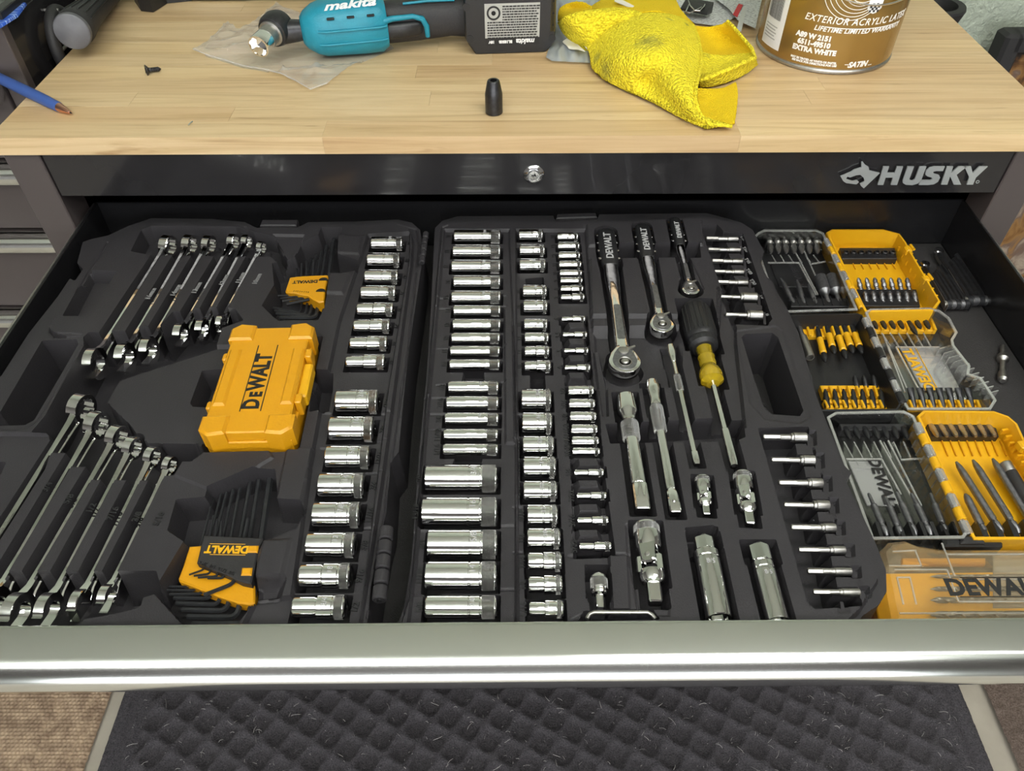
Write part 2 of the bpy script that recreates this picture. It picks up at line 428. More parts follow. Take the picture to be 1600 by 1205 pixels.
# woven mat
mt, nt, b = new_mat('woven_brown'); M['woven'] = mt
n = noise(nt, 55, 3, 'World'); r = ramp(nt, n.outputs[0], [(.35, (.26, .18, .12)), (.65, (.50, .37, .25))]); nt.links.new(r.outputs[0], b.inputs[0]); b.inputs['Roughness'].default_value = .9
def weave_h(X, Y):
    p = .0064
    row = np.floor(Y / p)
    xx = X / (p * 1.15) + (row % 2) * .5
    h = np.abs(np.sin(xx * PI)) * np.abs(np.sin(Y / p * PI))
    e = -.715 - X
    rib = sum(np.exp(-((e - c) / .004) ** 2) for c in (.006, .022, .034, .085, .098))
    return .006 + .0028 * h ** .7 - .0030 * rib
wo = heightgrid(-1.02, -.717, .10, .66, .0015, weave_h, 'woven_mat', M['woven'])
tag(wo, 'brown woven mat with ribbed border at the corner beside the charcoal mat', 'mat')
def pile_h(X, Y): return .012 + rng.normal(0, .0014, X.shape)
bo = heightgrid(.84, 1.5, .04, .95, .005, pile_h, 'carpet_mat', M['matbrown'])
tag(bo, 'brown short-pile carpet beyond the pale concrete strip', 'mat')
# lint fibres lying on the charcoal mat
vs, fs = [], []
for k in range(1100):
    x = random.uniform(-.66, .78); y = random.uniform(.12, .52); L = random.choice([.002, .004, .007, .012, .018]) * random.uniform(.4, 1.0); a = random.uniform(0, PI)
    bend = random.uniform(-.8, .8); wd = random.uniform(.00012, .0003); px, py = x, y
    base = len(vs)
    for i in range(5):
        nx, ny = -math.sin(a), math.cos(a)
        z = .0125 + .002 * math.sin(i)
        vs += [(px - nx * wd, py - ny * wd, z), (px + nx * wd, py + ny * wd, z), (px, py, z + wd * 2)]
        px += math.cos(a) * L / 4; py += math.sin(a) * L / 4; a += bend / 4
    for i in range(4):
        q = base + i * 3
        for u, v2 in ((0, 1), (1, 2), (2, 0)): fs.append((q + u, q + v2, q + 3 + v2, q + 3 + u))
m = MB(); m.add(vs, fs); lo = m.build('lint', M['lint'], smooth=0); tag(lo, 'pale lint and hair fibres caught in the charcoal mat', 'lint'); lo['kind'] = 'stuff'

# ================================================================ WORKBENCH
CX = .020
WT, WB = .406, .4263            # drop of worktop top, underside
FY = .756                       # front of the worktop
wtop = thing('worktop', 'thick butcher-block wooden worktop of glued staves on the black tool cabinet', 'worktop', (0, 0, CAMZ - WB))
wx0, wx1 = -.565, .606
cube = MB().box((.5, .5, .5), (1, 1, 1), ch=.0)
unit = bpy.data.meshes.new('stave'); unit.from_pydata(cube.v, [], cube.f); unit.materials.append(M['wood'])
bmx = bmesh.new(); bmx.from_mesh(unit); bmesh.ops.recalc_face_normals(bmx, faces=bmx.faces); bmx.to_mesh(unit); bmx.free()
sw = .0356; rows = 18; rr = random.Random(11)
for j in range(rows):
    y0 = FY + j * sw; x = wx0
    while x < wx1 - 1e-6:
        L = rr.uniform(.28, .62)
        if x == wx0: L = rr.uniform(.12, .55)
        x2 = min(wx1, x + L)
        if wx1 - x2 < .09: x2 = wx1
        o = link('stave', unit, wtop, (x + .00008, y0 + .00010, rr.uniform(0, .00010)))
        o.scale = (x2 - x - .00016, sw - .0002, WB - WT - rr.uniform(0, .00015)); x = x2
# cabinet
cab = thing('tool_cabinet', 'black steel tool cabinet with its top drawer pulled out', 'cabinet', (CX, FY, 0))
def CB(name, lo, hi, mt, ch=.0012, parent=None):
    """box from absolute corners, a part of the cabinet"""
    m = MB(); m.box([(a + b) / 2 - c for a, b, c in zip(lo, hi, (CX, FY, 0))], [b - a for a, b in zip(lo, hi)], ch=ch)
    return m.build(name, mt, parent or cab)
PB = .4812
cx0, cx1 = -.5625, .6005
CB('top_panel', (-.5195, FY + .004, CAMZ - PB), (.5575, FY + .022, CAMZ - WB), M['blackpaint'])
CB('post', (cx0, FY + .005, .09), (-.5222, FY + .05, CAMZ - WB), M['taupe'])
CB('post', (.5602, FY + .005, .09), (cx1, FY + .05, CAMZ - WB), M['taupe'])
CB('side_panel', (cx0, FY + .05, .09), (cx0 + .002, 1.37, CAMZ - WB), M['blackpaint'], 0)
CB('side_panel', (cx1 - .002, FY + .05, .09), (cx1, 1.37, CAMZ - WB), M['blackpaint'], 0)
CB('back_panel', (cx0, 1.368, .09), (cx1, 1.37, CAMZ - WB), M['blackpaint'], 0)
CB('base_panel', (cx0, FY + .02, .09), (cx1, 1.37, .10), M['blackpaint'], 0)
CB('shelf', (-.5195, FY + .03, CAMZ - .606), (.5575, 1.36, CAMZ - .602), M['blackin'], 0)
CB('lower_front', (-.5195, FY + .006, .11), (.5575, FY + .02, CAMZ - .600), M['blackpaint'])
for sx in (cx0 + .06, cx1 - .06):
    for sy in (FY + .08, 1.29):
        m = MB(); m.lathe([(-.015, .02), (-.015, .045), (.015, .045), (.015, .02)], 20, Matrix.Translation((sx - CX, sy - FY, .045)), axis='X')
        m.box((sx - CX, sy - FY, .084), (.05, .07, .012)); m.build('caster', M['rubber'], cab)
# lock
c = PY(834, 272, FY + .004)
lk = MB(); Tm = Matrix.Translation((c.x - CX, c.y - FY, c.z))
lk.lathe([(0, .0118), (-.0015, .0118), (-.003, .0105), (-.0042, .0078), (-.0030, .0070), (-.0025, .0)], 32, Tm, axis='Y')
lock = lk.build('lock', M['lockchrome'], cab)
k2 = MB(); k2.lathe([(-.0026, .0060), (-.0034, .0056), (-.0034, .0)], 20, Tm, axis='Y'); k2.build('lock_plug', M['lockchrome'], lock)
k3 = MB(); k3.box((c.x - CX, c.y - FY - .0036, c.z), (.0055, .0006, .0016), Matrix.Identity(4)); k3.box((c.x - CX + .001, c.y - FY - .0037, c.z + .0006), (.0016, .0006, .0030)); k3.build('keyhole', M['ink'], lock)
# badge: HUSKY lettering, drawn as cut plates on the panel
def badge_pts(pxs):
    out = []
    for x, y in pxs:
        q = PY(1200 + x / 4.0, y / 4.0, FY + .004); out.append((q.x, q.z))
    return out
H_ = [[(712, 1027), (748, 1027), (735, 1066), (782, 1066), (796, 1027), (835, 1027), (797, 1142), (757, 1142), (771, 1096), (726, 1096), (711, 1142), (676, 1142)]]
U_ = [[(862, 1027), (903, 1027), (874, 1104), (879, 1113), (893, 1115), (908, 1105), (937, 1027), (980, 1027), (946, 1116), (925, 1134), (892, 1143), (852, 1141), (834, 1130), (832, 1113)]]
S_ = [[(1095, 1027), (1083, 1055), (1040, 1055), (1022, 1060), (1024, 1070), (1058, 1080), (1065, 1096), (1052, 1122), (1026, 1138), (990, 1142), (932, 1142), (943, 1112), (1005, 1112), (1018, 1104), (1012, 1096), (985, 1088), (972, 1076), (978, 1052), (1000, 1034), (1030, 1027)]]
K_ = [[(1108, 1027), (1147, 1027), (1133, 1068), (1180, 1027), (1232, 1027), (1168, 1078), (1196, 1140), (1150, 1140), (1128, 1088), (1110, 1140), (1070, 1140)]]
Y_ = [[(1216, 1027), (1258, 1027), (1268, 1068), (1310, 1027), (1362, 1027), (1288, 1096), (1270, 1140), (1230, 1140), (1246, 1094)]]
DOG = [[(575, 1000), (583, 996), (598, 1016), (620, 1030), (624, 1052), (690, 1068), (590, 1163), (574, 1150), (566, 1135), (595, 1120), (590, 1098), (568, 1078), (540, 1082), (505, 1095), (488, 1090), (478, 1105), (520, 1118), (548, 1112), (560, 1124), (545, 1138), (480, 1130), (462, 1118), (445, 1088), (470, 1078), (512, 1060), (532, 1046), (575, 1032)]]
bg_ = thing('brand_plate', 'x', 'x'); del bg_['label']; del bg_['category']; bg_.parent = cab; bg_.name = 'brand_badge'
Rb = Matrix(((1, 0, 0, -CX), (0, 0, -1, -.0002), (0, 1, 0, 0), (0, 0, 0, 1)))
for nm, lp in (('letter', H_), ('letter', U_), ('letter', S_), ('letter', K_), ('letter', Y_), ('dog_head_emblem', DOG)):
    me = flat2d(nm, [badge_pts(l) for l in lp], .0008, M['badge']); me.transform(Rb); link(nm, me, bg_)
q = PY(1525, 281, FY + .004); me = flat2d('registered_mark', [[(q.x + .002 * math.cos(a), q.z + .002 * math.sin(a)) for a in np.linspace(0, 2 * PI, 16, False)], [(q.x + .0014 * math.cos(a), q.z + .0014 * math.sin(a)) for a in np.linspace(0, 2 * PI, 16, False)]], .0005, M['badge'])
me.transform(Rb); link('registered_mark', me, bg_)

# drawer
DR, DF = .520, .585
dx0, dx1, dy0, dy1 = -.5115, .557, .2548, .807
drw = CB('drawer', (dx0, dy0, CAMZ - DF - .003), (dx1, dy1, CAMZ - DF - .0012), M['blackin'], 0)
def DB(name, lo, hi, mt, ch=.0006): return CB(name, lo, hi, mt, ch, drw)
DB('drawer_side', (dx0 - .003, dy0, CAMZ - DF - .003), (dx0, dy1, CAMZ - DR), M['blackin'])
DB('drawer_side', (dx1, dy0, CAMZ - DF - .003), (dx1 + .003, dy1, CAMZ - DR), M['blackin'])
DB('drawer_back', (dx0 - .003, dy1, CAMZ - DF - .003), (dx1 + .003, dy1 + .003, CAMZ - DR), M['blackin'])
DB('drawer_liner', (dx0 + .001, dy0 + .001, CAMZ - DF - .0012), (dx1 - .001, dy1 - .001, CAMZ - DF), M['liner'], 0)
DB('slide_rail', (dx0 - .0052, dy0, CAMZ - DF + .012), (dx0 - .003, dy1, CAMZ - DR + .0003), M['satin'])
DB('slide_rail', (dx1 + .003, dy0, CAMZ - DF + .012), (dx1 + .0052, dy1, CAMZ - DR - .0012), M['satin'])
# drawer front with the full-width rounded pull, a little askew
prof = [(.2600, .530), (.2600, .5125), (.2590, .5112), (.2560, .5108), (.2360, .5122)]
_y, _d = .2360, .5122
for _i in range(28):
    _s = _i + .5
    _n = math.radians(np.interp(_s, [0, 5, 15, 18, 20, 28], [4, 29, 48, 62, 75, 93]))
    _y -= .001 * math.cos(_n); _d += .001 * math.sin(_n); prof.append((_y, _d))
prof += [(_y + .0006, _d + .0030), (_y + .0030, _d + .0052), (_y + .0060, _d + .0058), (.2600, _d + .0058)]
rings = []
for X, dy in ((-.60, .0), (.64, 0)):
    rings.append([(X - CX, y - FY - .0115 + .0060 * ((X + .6) / 1.24), CAMZ - d) for y, d in prof])
m = MB(); m.loft(rings); m.build('drawer_pull', M['trim'], drw)
DB('drawer_front', (-.60, .2500, CAMZ - .600), (.64, .2530, CAMZ - .5400), M['blackpaint'])

# ---------------------------------------------------------------- neighbouring chest
NY = .90
ch = thing('tool_chest', 'taller dark taupe tool chest with chrome drawer pulls beside the workbench', 'cabinet', (-.90, NY, 0))
def NB(name, lo, hi, mt, c_=.001, parent=None):
    m = MB(); m.box([(a + b) / 2 - c for a, b, c in zip(lo, hi, (-.90, NY, 0))], [b - a for a, b in zip(lo, hi)], ch=c_)
    return m.build(name, mt, parent or ch)
NR = -.5875; NTOP = CAMZ - .345
NB('chest_body', (-1.25, NY + .012, .08), (NR, 1.40, NTOP), M['blackpaint'])
NB('top_rim', (NR - .012, NY + .01, NTOP), (NR, 1.40, NTOP + .012), M['blackpl'])
NB('post', (NR - .028, NY, .08), (NR, NY + .014, NTOP), M['taupe'])
zs = [PY(20, 121, NY).z, PY(40, 358, NY).z, PY(40, 478, NY).z]
zs = [zs[0] + (zs[0] - zs[1]) * 0 , zs[1], zs[2]]
d1 = zs[1] - zs[2]
tops = [NTOP - .006] + []
for k, z in enumerate([zs[0], (zs[0] + zs[1]) / 2, zs[1], zs[2], zs[2] - d1 * 1.6, zs[2] - d1 * 3.2]):
    zt = z; zb_ = z - ([(zs[0] - zs[1]) / 2, (zs[0] - zs[1]) / 2, d1, d1 * 1.6, d1 * 1.6, d1 * 1.2][k]) + .004
    fr = NB('drawer', (-1.24, NY - .004, zb_), (NR - .030, NY + .012, zt - .002), M['taupe'])
    m = MB()
    pr = [(0, 0), (-.006, .001), (-.016, -.001), (-.022, -.006), (-.024, -.014), (-.021, -.021), (-.015, -.024), (-.012, -.021), (-.004, -.016), (0, -.015)]
    m.loft([[(X + .90, NY - .004 - NY + a, zt - .002 + b2) for a, b2 in pr] for X in (-1.24, NR - .030)])
    m.build('drawer_pull', M['trim'], fr)
NB('drawer', (-1.24, NY - .004, zs[0] + .002), (NR - .030, NY + .012, NTOP - .004), M['taupe'])
# blue packet on the chest
blu, nt, b = new_mat('blue_packet'); n = noise(nt, 60, 2, 'Object', (1, 6, 1)); r = ramp(nt, n.outputs[0], [(.52, (.02, .10, .55)), (.62, (.45, .6, .9))]); nt.links.new(r.outputs[0], b.inputs[0]); b.inputs['Roughness'].default_value = .3
A_ = [P(-60, 14, .343), P(41, 6, .343), P(27, 25, .343), P(0, 42, .343), P(-60, 60, .343)]
m = MB(); m.prism([(p.x, p.y) for p in A_], NTOP + .0005, NTOP + .004, ch=.0008); tag(m.build('leaflet', blu), 'blue printed leaflet lying on top of the taupe tool chest', 'paper')
# ================================================================ TOOL CASE (two open halves, moulded trays)
FZ = CAMZ - DF                  # drawer floor height
TD = .525                       # drop of the tray plate
T = DF - TD                     # plate height over the drawer floor (.060)
def w2(pts, drop=TD):
    return np.array([[P(x, y, drop).x, P(x, y, drop).y] for x, y in pts])
class Tray:
    def __init__(s, x0, x1, y0, y1, step):
        s.nx = int((x1 - x0) / step) + 1; s.ny = int((y1 - y0) / step) + 1
        s.xs = np.linspace(x0, x1, s.nx); s.ys = np.linspace(y0, y1, s.ny); s.step = step
        s.H = np.zeros((s.ny, s.nx)); s.DX = np.zeros((s.ny, s.nx)); s.DY = np.zeros((s.ny, s.nx))
    def win(s, lo, hi, pad):
        i0 = max(0, int((lo[0] - pad - s.xs[0]) / s.step)); i1 = min(s.nx, int((hi[0] + pad - s.xs[0]) / s.step) + 2)
        j0 = max(0, int((lo[1] - pad - s.ys[0]) / s.step)); j1 = min(s.ny, int((hi[1] + pad - s.ys[0]) / s.step) + 2)
        return slice(j0, j1), slice(i0, i1)
    def sdf(s, pts, sl):
        X, Y = np.meshgrid(s.xs[sl[1]], s.ys[sl[0]])
        d = np.full(X.shape, 1e9); inside = np.zeros(X.shape, bool); n = len(pts)
        for i in range(n):
            ax, ay = pts[i]; bx, by = pts[(i + 1) % n]
            ex, ey = bx - ax, by - ay; L = ex * ex + ey * ey + 1e-18
            t = np.clip(((X - ax) * ex + (Y - ay) * ey) / L, 0, 1)
            d = np.minimum(d, (X - ax - t * ex) ** 2 + (Y - ay - t * ey) ** 2)
            c = ((ay > Y) != (by > Y)) & (X < (bx - ax) * (Y - ay) / (by - ay + 1e-18) + ax)
            inside ^= c
        d = np.sqrt(d); return np.where(inside, -d, d)
    def put(s, sl, d, h, w=.0024, mode='set', r=0.0):
        d = d - r
        w = max(w * .9, .0021)
        a = np.clip(.5 - d / w, 0, 1)
        H = s.H[sl].copy()
        if mode == 'min': a = a * (H > h)
        if mode == 'max': a = a * (H < h)
        s.H[sl] = H * (1 - a) + h * a
        # pull the grid's vertices onto the crisp top and bottom edges of the wall
        gy, gx = np.gradient(d, s.step); g2 = gx * gx + gy * gy + 1e-9
        DX, DY = s.DX[sl], s.DY[sl]; Hn = s.H[sl]
        ch = np.abs(H - h) > .0015
        if mode == 'min': ch &= H > h
        if mode == 'max': ch &= H < h
        for dt, bottom in ((w / 2, False), (-w / 2, True)):
            mk = (np.abs(d - dt) < .62 * s.step) & ch & (g2 > .5)
            DX[mk] = ((dt - d) * gx / g2)[mk]; DY[mk] = ((dt - d) * gy / g2)[mk]
            Hn[mk] = h if bottom else H[mk]
    def poly(s, px, h, w=.0024, mode='set', drop=TD, r=0.0):
        pts = w2(px, drop) if not isinstance(px, np.ndarray) else px
        sl = s.win(pts.min(0), pts.max(0), w + r + .002)
        s.put(sl, s.sdf(pts, sl), h, w, mode, r)
    def cap(s, a, b, ra, rb, h, w=.0024, mode='min'):
        """capsule between world points a and b"""
        sl = s.win(np.minimum(a, b), np.maximum(a, b), max(ra, rb) + w)
        X, Y = np.meshgrid(s.xs[sl[1]], s.ys[sl[0]])
        ex, ey = b[0] - a[0], b[1] - a[1]; L = ex * ex + ey * ey + 1e-18
        t = np.clip(((X - a[0]) * ex + (Y - a[1]) * ey) / L, 0, 1)
        d = np.hypot(X - a[0] - t * ex, Y - a[1] - t * ey) - (ra + (rb - ra) * t)
        s.put(sl, d, h, w, mode)
    def groove(s, px, depth, hw=.0008, w=.0016, closed=False, drop=TD):
        pts = w2(px, drop); n = len(pts)
        for i in range(n if closed else n - 1):
            a, b = pts[i], pts[(i + 1) % n]
            sl = s.win(np.minimum(a, b), np.maximum(a, b), hw + w)
            X, Y = np.meshgrid(s.xs[sl[1]], s.ys[sl[0]])
            ex, ey = b[0] - a[0], b[1] - a[1]; L = ex * ex + ey * ey + 1e-18
            t = np.clip(((X - a[0]) * ex + (Y - a[1]) * ey) / L, 0, 1)
            d = np.hypot(X - a[0] - t * ex, Y - a[1] - t * ey) - hw
            k = np.clip(.5 - d / w, 0, 1)
            s.G[sl] = np.maximum(s.G[sl], k * k * (3 - 2 * k)) if depth > 0 else s.G[sl]
            if depth < 0: s.G[sl] = np.minimum(s.G[sl], -(k * k * (3 - 2 * k)) * (-depth / s.gd))
    gd = .0016
    def build(s, name, parent):
        s.H = np.maximum(s.H - s.G * s.gd, .0007)
        X, Y = np.meshgrid(s.xs, s.ys)
        X = X + s.DX; Y = Y + s.DY
        co = np.stack([X, Y, s.H + FZ], -1).reshape(-1, 3)
        idx = np.arange(s.nx * s.ny).reshape(s.ny, s.nx)
        f = np.stack([idx[:-1, :-1], idx[:-1, 1:], idx[1:, 1:], idx[1:, :-1]], -1).reshape(-1, 4)
        hz = s.H.ravel()[f]
        f = f[hz.max(1) > .0015]
        used, inv = np.unique(f, return_inverse=True)
        o = np_mesh(name, co[used], inv.reshape(-1, 4), M['tray'], parent)
        o.data.set_sharp_from_angle(angle=math.radians(42)); return o
STEP = .00095
tcase = thing('tool_case', 'large charcoal moulded tool case lying open and hinged down the middle', 'tool case', (0, 0, 0))
BOTX = .262
# ---- half holding the wrenches
LT = Tray(-.5105, -.086, .2562, .802, STEP); LT.G = np.zeros_like(LT.H)
fl = w2([(168, 366), (200, 351), (236, 339), (330, 340), (383, 345), (402, 354), (463, 354), (481, 345), (556, 344), (622, 341), (645, 346), (658, 358), (662, 380), (661, 410), (652, 470), (641, 545), (633, 619), (625, 706), (612, 722), (606, 800), (598, 830), (582, 915), (575, 985)], .530)
lw = np.array([[-.5030, .262], [-.5040, .50]])
tl = w2([(42, 520), (88, 462), (108, 432), (116, 436), (127, 420), (118, 410), (127, 377), (140, 372)], .530)
OL = np.vstack([fl, [[fl[-1][0], .2567]], [[-.503, .2567]], tl])
LT.poly(OL, T - .006, w=.003)
# plate inside the flange
LT.poly([(178, 375), (243, 349), (380, 352), (398, 361), (468, 361), (486, 352), (560, 351), (618, 349), (638, 356), (645, 372), (643, 410), (628, 520), (612, 640), (596, 760), (582, 850), (560, 985), (-300, 985), (-40, 690), (60, 640), (128, 535), (80, 518), (74, 510)], T, w=.002)
LT.poly([(575, 366), (640, 362), (640, 400), (606, 610), (560, 985), (375, 985), (400, 935), (455, 932), (489, 700), (500, 640), (530, 500), (560, 410)], T - .005)
# rectangular recess
LT.poly([(138, 423), (180, 425), (136, 492), (101, 492)], T - .016, w=.004)
LT.poly([(150, 450), (164, 451), (138, 490), (122, 490)], T - .028, w=.003)
# carry handle frame and its through hole
LT.poly([(62, 528), (128, 525), (131, 533), (100, 590), (68, 642), (55, 661), (36, 671), (-40, 674), (-180, 800), (-220, 790)], T - .001, w=.002)
LT.poly([(0, 676), (76, 677), (82, 692), (60, 760), (-100, 985), (-300, 985), (-60, 690)], T - .004, w=.002)
LT.poly([(66, 532), (118, 530), (120, 537), (92, 586), (60, 640), (51, 655), (38, 662), (-30, 664), (-160, 760), (-180, 740), (0, 645)], -.01, w=.0015)
LT.poly([(-30, 717), (4, 719), (-14, 760), (-60, 800)], T - .02)
# deep well joining the open ends of the back wrenches and the box ends of the front ones
LT.poly([(132, 527), (140, 520), (158, 521), (178, 518), (206, 519), (224, 511), (249, 512), (271, 488), (296, 488), (307, 483), (356, 481), (366, 484), (378, 500), (345, 512), (335, 545), (340, 600), (300, 691), (318, 704), (300, 720), (289, 739), (252, 743), (241, 749), (143, 748), (139, 728), (113, 728), (110, 706), (80, 706), (76, 675), (52, 674), (72, 650), (104, 592), (133, 540)], T - .048, w=.003)
LT.poly([(163, 626), (183, 590), (250, 568), (340, 540), (400, 540), (420, 700), (300, 691), (229, 690), (214, 680), (197, 659)], T - .004, w=.003)
# ring well at the back and plate below it
LT.poly([(213, 378), (222, 360), (236, 354), (367, 355), (433, 372), (435, 388), (448, 402), (436, 410), (424, 400), (398, 400), (240, 398), (206, 392)], T - .022, w=.003)
LT.poly([(427, 366), (475, 367), (466, 392), (449, 406)], T - .003)
# wells at the front for the open jaws
LT.poly([(-80, 898), (239, 898), (243, 922), (218, 930), (214, 944), (186, 952), (130, 962), (96, 990), (-200, 990)], T - .045, w=.0075)
# hex key pockets
LT.poly([(329, 701), (375, 694), (418, 699), (427, 716), (395, 735), (326, 765), (272, 744), (285, 722), (300, 722)], T + .002)
LT.poly([(449, 701), (489, 702), (471, 786), (432, 786)], T + .003, w=.003)
LT.poly([(326, 763), (395, 733), (428, 735), (432, 784), (469, 786), (473, 799), (462, 824), (411, 845), (400, 865), (397, 938), (366, 978), (292, 980), (243, 926), (252, 908), (277, 866), (290, 845), (264, 828), (277, 782), (322, 778)], T - .030, w=.003)
LT.poly([(411, 846), (454, 844), (440, 906), (397, 908)], T + .003, w=.004)
LT.poly([(397, 908), (440, 906), (433, 930), (397, 934)], T - .012, w=.009)
LT.poly([(471, 381), (499, 367), (503, 356), (532, 356), (526, 397), (559, 408), (556, 422), (514, 428), (509, 459), (505, 481), (495, 500), (435, 500), (411, 477), (430, 445), (427, 412), (448, 404), (462, 402)], T - .030, w=.003)
LT.poly([(528, 368), (566, 370), (561, 398), (526, 396)], T + .002, w=.003)
LT.poly([(514, 428), (548, 429), (536, 460), (509, 459)], T + .003, w=.004)
# finger recesses beside the yellow box, pocket beneath it
LT.poly([(315, 576), (347, 573), (347, 632), (300, 630), (297, 625)], T - .032)
LT.poly([(490, 578), (518, 579), (517, 604), (511, 637), (485, 642)], T - .032)
BOXPX = [(352, 512), (492, 514), (500, 560), (478, 700), (318, 702), (312, 680)]
LT.groove([(165, 372), (74, 512), (82, 520), (128, 522)], 1)
LT.groove([(190, 369), (245, 345), (383, 348), (400, 358), (466, 358), (484, 349), (622, 345), (650, 352), (654, 380), (636, 540), (612, 700), (590, 850), (572, 960)], 1)
# ---- half holding sockets and ratchets
RT = Tray(-.094, .357, .2562, .802, STEP); RT.G = np.zeros_like(RT.H)
OR_ = [(677, 365), (678, 355), (690, 343), (715, 336), (866, 335), (868, 341), (932, 341), (935, 333), (1104, 331), (1124, 336), (1160, 346), (1178, 358), (1196, 392), (1190, 412), (1199, 430), (1210, 440), (1214, 452), (1231, 479), (1250, 519), (1279, 620), (1322, 726), (1334, 738), (1326, 752), (1371, 847), (1388, 890), (1389, 925), (1377, 946), (1350, 964), (1335, 990), (612, 990), (628, 950), (640, 880), (653, 700), (665, 580), (672, 470)]
RT.poly(OR_, T - .006, w=.003, drop=.530)
RT.poly([(690, 352), (700, 347), (860, 346), (945, 347), (1110, 338), (1150, 350), (1172, 366), (1196, 425), (1240, 520), (1290, 655), (1355, 840), (1374, 905), (1345, 952), (1310, 985), (622, 985), (640, 930), (652, 800), (668, 600), (684, 420)], T, w=.002)
RT.poly([(695, 358), (796, 358), (796, 380), (806, 600), (806, 985), (636, 985), (650, 880), (664, 700), (680, 520)], T - .004)
RT.poly([(806, 358), (915, 358), (960, 985), (810, 985)], T - .004)
RT.poly([(788, 480), (800, 480), (804, 690), (790, 690)], T - .001)
# finger wells between runs
RT.poly([(725, 578), (755, 578), (755, 596), (722, 597)], T - .03)
RT.poly([(712, 712), (752, 712), (750, 730), (705, 730)], T - .03)
RT.poly([(822, 432), (848, 430), (850, 448), (825, 448)], T - .03)
RT.poly([(830, 582), (850, 582), (852, 606), (830, 606)], T - .03)
# ratchet field: ledges, blocks, finger wells
RT.poly([(916, 352), (1096, 344), (1098, 384), (920, 386)], T + .003, w=.003)
RT.poly([(963, 384), (1092, 382), (1094, 402), (965, 403)], T - .026)
RT.poly([(922, 407), (1078, 405), (1100, 455), (1120, 455), (1122, 505), (1128, 455), (1122, 450), (1120, 497), (924, 496)], T + .004, w=.004)
RT.poly([(926, 514), (1060, 512), (1060, 600), (930, 604)], T - .010, w=.010)
RT.poly([(1128, 456), (1125, 515), (1135, 660), (1165, 668), (1150, 535), (1150, 512)], T - .005)
RT.poly([(948, 664), (1160, 652), (1163, 682), (1150, 688), (955, 692)], T - .028)
RT.poly([(928, 545), (936, 545), (948, 600), (950, 650), (942, 650)], T - .004)
# handle frame and hole
RT.poly([(1150, 517), (1212, 509), (1222, 516), (1268, 650), (1250, 662), (1195, 655), (1172, 630)], T - .001, w=.002)
RT.poly([(1161, 527), (1166, 522), (1206, 520), (1215, 527), (1254, 640), (1249, 648), (1207, 645), (1195, 634), (1180, 590)], -.01, w=.0015)
# wells of the bit sockets
RT.poly([(1095, 353), (1120, 351), (1130, 362), (1160, 366), (1205, 498), (1198, 508), (1146, 506), (1128, 450)], T - .030)
RT.poly([(1186, 670), (1262, 668), (1344, 935), (1345, 945), (1274, 950), (1263, 940)], T - .030)
# blocks in the lower field
RT.poly([(978, 820), (1034, 818), (1046, 950), (1046, 962), (985, 962)], T - .002)
RT.poly([(1075, 826), (1120, 824), (1150, 964), (1098, 966)], T - .03)
RT.poly([(1072, 826), (1114, 822), (1120, 845), (1078, 848)], T - .02)
RT.poly([(916, 880), (951, 880), (953, 910), (955, 930), (950, 945), (922, 945), (920, 928), (916, 905)], T - .028)
RT.groove([(890, 866), (984, 866), (998, 955), (910, 958), (895, 966)], 1)
RT.poly([(915, 953), (1020, 953), (1028, 966), (905, 968)], T - .014, w=.003)
RT.groove([(700, 352), (690, 356), (684, 420), (660, 690), (645, 880), (630, 960)], 1)
for a in (462, 478, 541, 597):
    RT.groove([(682, a), (702, a)], 1); RT.groove([(784, a - 4), (790, a - 4)], 1)
for a, b2 in ((618, 800), (643, 808), (668, 806)): RT.groove([(665, a), (699, a)], 1)
for a in (826, 926): RT.groove([(645, a), (666, a)], 1); RT.groove([(778, a - 8), (804, a - 8)], 1)
for a in (644, 683, 789, 860): RT.groove([(803, a), (815, a)], 1)
for a in (434, 641, 696, 741, 822): LT.groove([(500, a), (515, a)], 1)
LT.groove([(595, 642), (612, 642)], 1); LT.groove([(586, 686), (604, 686)], 1); LT.groove([(572, 735), (598, 735)], 1); LT.groove([(558, 822), (585, 820)], 1)

